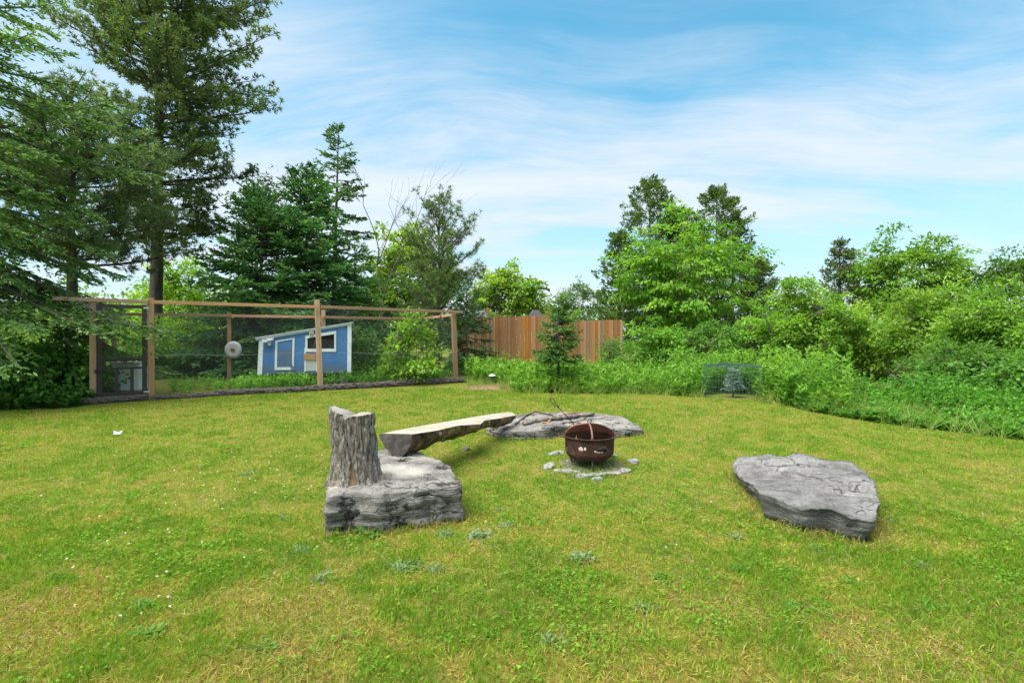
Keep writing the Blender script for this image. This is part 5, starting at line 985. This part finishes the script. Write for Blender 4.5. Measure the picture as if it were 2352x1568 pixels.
# tall grasses standing among the weeds
n = 900; xa = r.uniform(-1.2, 6.3, n); ya = edge_y(xa) + .05 + r.random(n) ** 1.5 * 2.0; xb = r.uniform(5.8, 9.8, n); yb = edge_y(xb) - .05 + r.random(n) * 2.4; xg = np.r_[xa, xb]; yg = np.r_[ya, yb]; kk = np.hypot(xg - cg.x, yg - cg.y) > cR + .05; xg = xg[kk]; yg = yg[kk]; idx = np.repeat(np.arange(len(xg)), 9); m = len(idx); lv = Leaves()
dr = np.c_[r.normal(0, .33, (m, 2)), np.ones(m)]; tone = r.random((len(xg), 1))[idx]; lv.add(np.c_[xg[idx] + r.normal(0, .025, m), yg[idx] + r.normal(0, .025, m), gz(xg, yg)[idx] - .01], dr, r.uniform(.25, .75, m) * r.uniform(.5, 1.15, len(xg))[idx], .011, np.array((.16, .30, .05)) * (1 - tone) + np.array((.36, .42, .13)) * tone)
tag(lv.build('tall_grasses', GRASSM, None, 'tri', .35, 'stuff'), 'long uncut grass blades standing among the weeds at the lawn edge', 'grass')
# ragged growth beyond the fence line and below the bushes
n = 2600; x = r.uniform(-14, 13, n); y = r.uniform(15.8, 19.2, n); keep = (np.abs(x - 1.5) > 0); 
weeds('undergrowth_weeds', 'rank undergrowth between the run, the fence and the bushes', 'weeds', np.c_[x, y], lambda x, y: .75 * (.5 + .9 * fbm2(x, y, .6, 2, 14)) * np.where((x > -2.5) & (x < 4.6), .4, 1.0), (.06, .16, .022), (.15, .29, .04), 13, (.14, .045), 95)
# left edge under spruce
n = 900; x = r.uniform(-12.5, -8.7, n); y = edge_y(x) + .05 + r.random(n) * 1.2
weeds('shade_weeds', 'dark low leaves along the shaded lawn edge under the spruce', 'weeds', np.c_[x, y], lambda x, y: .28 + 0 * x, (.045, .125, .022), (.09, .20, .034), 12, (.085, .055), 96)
# white daisies among the weeds
lv = Leaves(); spots = [(1212, 865), (1216, 862), (1222, 868), (1228, 869), (1208, 879), (1690, 868), (1790, 873), (1830, 877), (1832, 880), (1871, 880), (1860, 869), (1845, 893), (1868, 898), (1880, 900), (2010, 905), (2060, 915), (2075, 910), (2290, 945), (2300, 935), (2282, 950), (2310, 940), (2190, 975), (1935, 935), (1960, 930), (1612, 870), (1620, 885), (965, 855), (975, 848), (990, 850), (1005, 845), (960, 866)]
for px, py in spots:
    Y = G(px, max(py + 18, 890)).y; c = np.array(D(px, py, Y - .12)); a = np.linspace(0, 6.283, 8)[:-1] + rng.random(); dr = np.c_[np.cos(a), np.full(7, -.5), np.sin(a)]; lv.add(np.repeat(c[None], 7, 0), dr, .022, .013, np.array((.75, .74, .70)))
tag(lv.build('daisy_heads', LEAF, None, 'diamond', .1, 'stuff'), 'scattered white daisy heads among the tall weeds', 'flowers')

# blue spruce in the cage
spruce('blue_spruce', 'tiny silvery blue spruce with brown lower boughs inside the wire cage', (cg.x, cg.y, cg.z), .60, .17, .2, 44, (.20, .29, .30), (.40, .52, .55), (.04, .016), .02, .0, 97, trunk=.02, tw=.025, pw=.6, asc=30, twl=.09)

# straw mound
lv = Leaves(); n = 2600; mc = G(1150, 893); t = r.random(n) * 6.283; rr = r.random(n) ** .5; x = mc.x + 1.0 * rr * np.cos(t); y = mc.y + .1 + .42 * rr * np.sin(t); z = gz(x, y) + .09 * (1 - rr ** 2) * 1.0 + .005; dr = np.c_[r.normal(0, 1, (n, 2)), r.normal(.05, .18, n)]
lv.add(np.c_[x, y, z], dr, r.uniform(.06, .16, n), .005, jit((.36, .26, .15), n, .25, r)); tag(lv.build('straw_litter', GRASSM, None, 'tri', .02, 'stuff'), 'dry brown straw litter at the foot of the weeds near the run', 'straw')
V = [(mc.x, mc.y + .1, gz1(0, mc.y) + .085)]
for j in range(1, 6):
    for i in range(32): t = 2 * math.pi * i / 32; x_ = mc.x + 1.02 * j / 5 * math.cos(t); y_ = mc.y + .1 + .44 * j / 5 * math.sin(t); V.append((x_, y_, gz1(x_, y_) + .085 * (1 - (j / 5) ** 2) - .012 * (j == 5)))
Fs = [(0, 1 + i, 1 + (i + 1) % 32) for i in range(32)] + [(1 + j * 32 + i, 1 + (j + 1) * 32 + i, 1 + (j + 1) * 32 + (i + 1) % 32, 1 + j * 32 + (i + 1) % 32) for j in range(4) for i in range(32)]
tag(meshobj('straw_mound', np.array(V), Fs, plain('straw_soil', (.22, .16, .095), .95, .1, 0, .4, 30, .6), None, True), kind='structure')

# ------------------------------------------------------------------ lawn
r = np.random.default_rng(100)
def sample(nmax, y0, y1, dens):
    ys_ = np.linspace(y0, y1, 400); pdf = dens(ys_) * (2 * (1.10 * ys_ + .8)); cdf = np.cumsum(pdf); tot = cdf[-1] * (ys_[1] - ys_[0]); n = int(min(nmax, tot)); y = np.interp(r.random(n) * cdf[-1], cdf, ys_); x = (r.random(n) * 2 - 1) * (1.10 * y + .8); return x, y
def lawn_keep(x, y):
    k_ = inpoly(x, y, lawn_poly)
    for P_ in (polyA, polyB, polyC):
        c = np.mean(P_, 0); k_ &= ~inpoly(x, y, [tuple(c + (np.array(p) - c) * .97) for p in P_])
    dd = np.hypot(x - FX, y - FY); k_ &= ~((dd < .44) & (r.random(len(x)) < .65)); return k_
x, y = sample(560000, 1.5, 13.2, lambda Y: 8200 * np.minimum(1, (3.3 / Y) ** 1.55)); kk = lawn_keep(x, y); x = x[kk]; y = y[kk]; n = len(x)
n1_ = fbm2(x, y, .55, 3, 201); n2_ = fbm2(x, y, 2.3, 3, 202); n3_ = fbm2(x, y, 7.0, 2, 203)
near = 1 - ss(2.3, 4.2, y)
n4_ = fbm2(x, y, 1.1, 3, 207)
dry = np.clip((n1_ - .47) * 1.2 + (n2_ - .48) * 2.4 + (n3_ - .5) * 2.4 + (n4_ - .5) * 1.2 + .44 + .30 * near * np.exp(-((x - .5) / 1.8) ** 2), 0, 1)
straw = r.random(n) < .07 + .14 * near + .58 * dry ** 2.0
lush = np.clip(1 - dry * 1.4 + r.normal(0, .15, n), 0, 1)
cG = np.array((.13, .255, .02)); cY = np.array((.225, .335, .028)); cS = np.array((.46, .36, .13)); cO = np.array((.34, .285, .05))
C = cY[None] * (1 - lush[:, None]) + cG[None] * lush[:, None]; sm = r.random((n, 1)); cB_ = np.array((.27, .17, .05)); C = np.where(straw[:, None], np.where(r.random((n, 1)) < .3, cB_[None], cS[None] * sm + cO[None] * (1 - sm)), C) * (1 + r.normal(0, .2, (n, 1)))
z = gz(x, y); L = r.uniform(.026, .066, n) * (1 + .35 * near) * (1 + .35 * lush) * np.where(straw, .9, 1.0)
# blades left uncut close to the stones
for P_ in (polyA, polyB, polyC):
    c = np.mean(P_, 0); ring_ = inpoly(x, y, [tuple(c + (np.array(p) - c) * 1.10) for p in P_]); L = np.where(ring_, L * r.uniform(1.0, 2.1, n), L); rs = ring_ & (r.random(n) < .45); C[rs] = (np.array((.42, .31, .12))[None] * (1 + r.normal(0, .2, (rs.sum(), 1))))
dd = np.hypot(x - FX, y - FY); L = np.where(dd < .5, L * 2.2, L)
wd = .0042 + .0009 * np.maximum(0, y - 3); tilt = r.normal(0, 1, (n, 3)) * np.where(straw, .8, .5)[:, None]; tilt[:, 2] = 0
lv = Leaves(); fr = y < 4.6
dr = nrm(tilt + np.array([0, 0, 1.0])); up_ = r.normal(0, 1, (n, 3))
lv.add(np.c_[x, y, z - .004][fr], dr[fr], L[fr], wd[fr] * 1.1, C[fr], up_[fr]); tag(lv.build('lawn_grass_near', GRASSM, None, 'diamond', .25, 'stuff'), 'short mown lawn grass with dry straw patches in the foreground', 'grass')
lv = Leaves(); lv.add(np.c_[x, y, z - .004][~fr], dr[~fr], L[~fr], wd[~fr], C[~fr], up_[~fr]); tag(lv.build('lawn_grass_far', GRASSM, None, 'tri', .2, 'stuff'), 'short mown lawn grass stretching to the run and the weeds', 'grass')
# clover and broad-leaved lawn weeds
x, y = sample(150000, 1.5, 12.5, lambda Y: 3000 * np.minimum(1, (3.3 / Y) ** 1.7)); kk = lawn_keep(x, y) & ((fbm2(x, y, 1.3, 2, 301) - .5) * 2.2 + (fbm2(x, y, 4.5, 3, 302) - .5) * 3 - .12 > r.random(len(x)) * 1.1); x = x[kk]; y = y[kk]; n = len(x); z = gz(x, y) + r.uniform(.012, .045, n)
t = r.random((n, 1)); C = (np.array((.085, .22, .02)) * (1 - t) + np.array((.18, .34, .035)) * t) * (1 + r.normal(0, .15, (n, 1)))
lv = Leaves(); lv.add(np.c_[x, y, z], np.c_[r.normal(0, 1, (n, 2)), r.normal(.1, .3, n)], r.uniform(.014, .026, n) * (1 + .05 * y), r.uniform(.012, .02, n) * (1 + .05 * y), C, np.array([0, 0, 1.0])[None] + r.normal(0, .35, (n, 3)))
tag(lv.build('clover_leaves', GRASSM, None, 'tri', .1, 'stuff'), 'patches of green clover leaves through the lawn', 'clover')
# dead thatch lying flat near the camera
x, y = sample(40000, 1.5, 6, lambda Y: 1500 * np.minimum(1, (3.0 / Y) ** 2)); kk = lawn_keep(x, y) & (fbm2(x, y, 1.6, 3, 401) > .5); x = x[kk]; y = y[kk]; n = len(x)
lv = Leaves(); lv.add(np.c_[x, y, gz(x, y) + r.uniform(.004, .02, n)], np.c_[r.normal(0, 1, (n, 2)), r.normal(.05, .15, n)], r.uniform(.03, .08, n), .003, jit((.40, .32, .19), n, .25, r)); tag(lv.build('dry_thatch', GRASSM, None, 'tri', .0, 'stuff'), 'dry dead thatch lying in the worn patches of lawn', 'thatch')
# clover blossoms
spots = np.c_[np.r_[r.normal(620, 170, 70), r.normal(350, 160, 30), r.uniform(700, 2300, 20)], np.r_[r.normal(1075, 55, 70), r.normal(1250, 90, 30), r.uniform(1000, 1350, 20)]]; lv = Leaves()
for px, py in spots:
    p = G(px, float(np.clip(py, 985, 1500)))
    if not inpoly(np.array([p.x]), np.array([p.y]), lawn_poly)[0]: continue
    m = 9; lv.add(np.repeat(np.array([[p.x, p.y, p.z + .045]]), m, 0), r.normal(0, 1, (m, 3)) + np.array([0, 0, .4]), .011, .008, jit((.78, .77, .68), m, .06, r))
tag(lv.build('clover_blossoms', LEAF, None, 'diamond', .0, 'stuff'), 'tiny white clover blossoms dotting the lawn', 'flowers')
# broad rosettes one can pick out
def rosette(px, py, rad, ca, cb, label, seed, nlv=16, wid=.3, group='weed rosettes in the lawn', name='weed_rosette', rise=.35, spread=0.0):
    r = np.random.default_rng(seed); p = G(px, py); lv = Leaves(); az = r.random(nlv) * 6.283; dr = np.c_[np.cos(az), np.sin(az), r.uniform(.1, rise * 2.2, nlv)]; c0 = jit(ca, nlv, .15, r) * .5 + jit(cb, nlv, .15, r) * .5
    bs = np.repeat(np.array([[p.x, p.y, p.z]]), nlv, 0); bs[:, :2] += r.normal(0, spread * rad, (nlv, 2)); lv.add(bs, dr, rad * r.uniform(.6, 1.1, nlv), rad * wid * r.uniform(.8, 1.2, nlv), c0, np.array([0, 0, 1.0])[None] + r.normal(0, .25, (nlv, 3)))
    o = lv.build(name, LEAF, None, 'diamond', .25); v = np.zeros(len(o.data.vertices) * 3, np.float32); o.data.vertices.foreach_get('co', v); o.data.vertices.foreach_set('co', (v.reshape(-1, 3) - np.array([p.x, p.y, p.z], np.float32)).ravel()); o.location = p
    return tag(o, label, 'weed', group)
SIL = (.15, .25, .12); SIL2 = (.24, .34, .19); GRN = (.07, .22, .03); GRN2 = (.13, .30, .045)
rosette(846, 1229, .17, (.12, .27, .07), (.17, .33, .1), 'broad-leaved green weed at the foot of the stump boulder', 1, 15, .34, None, rise=.6)
for i, (px, py, rd) in enumerate(((1023, 1228, .13), (1100, 1232, .17), (1160, 1208, .13), (1338, 1284, .16), (738, 1330, .15), (1150, 1172, .08), (655, 1190, .10), (690, 1268, .13), (930, 1305, .17), (1000, 1310, .13), (1880, 1262, .1), (2120, 1300, .12), (1690, 1235, .11), (1265, 1475, .13), (1480, 1400, .11), (560, 1090, .12), (2050, 1195, .1))):
    rosette(px, py, rd * .5, SIL, SIL2, 'silvery-green feathery weed rosette low in the lawn', 10 + i, 90, .22, rise=.5, spread=.5)
for i, (px, py, rd) in enumerate(((330, 1395, .14), (120, 1330, .13), (1520, 1330, .14), (1830, 1400, .13), (2140, 1400, .14), (600, 1490, .13), (330, 1460, .15), (1960, 1340, .12), (1700, 1310, .12))):
    rosette(px, py, rd * .5, GRN, GRN2, 'bright green leafy lawn weed taller than the grass around it', 40 + i, 60, .3, 'bright green weeds in the lawn', rise=.55, spread=.45)
# long grass tufts inside the stone ring
for i, (px, py) in enumerate(((1330, 1066), (1375, 1070), (1383, 1068), (1312, 1062), (1405, 1062), (1290, 1056))):
    rosette(px, py, .17, (.10, .22, .03), (.16, .30, .05), 'tuft of long grass growing among the stones round the fire pit', 60 + i, 16, .045, 'grass tufts at the fire pit', 'grass_tuft', rise=1.4)
print('LEAF TRIS', TRIS[0])
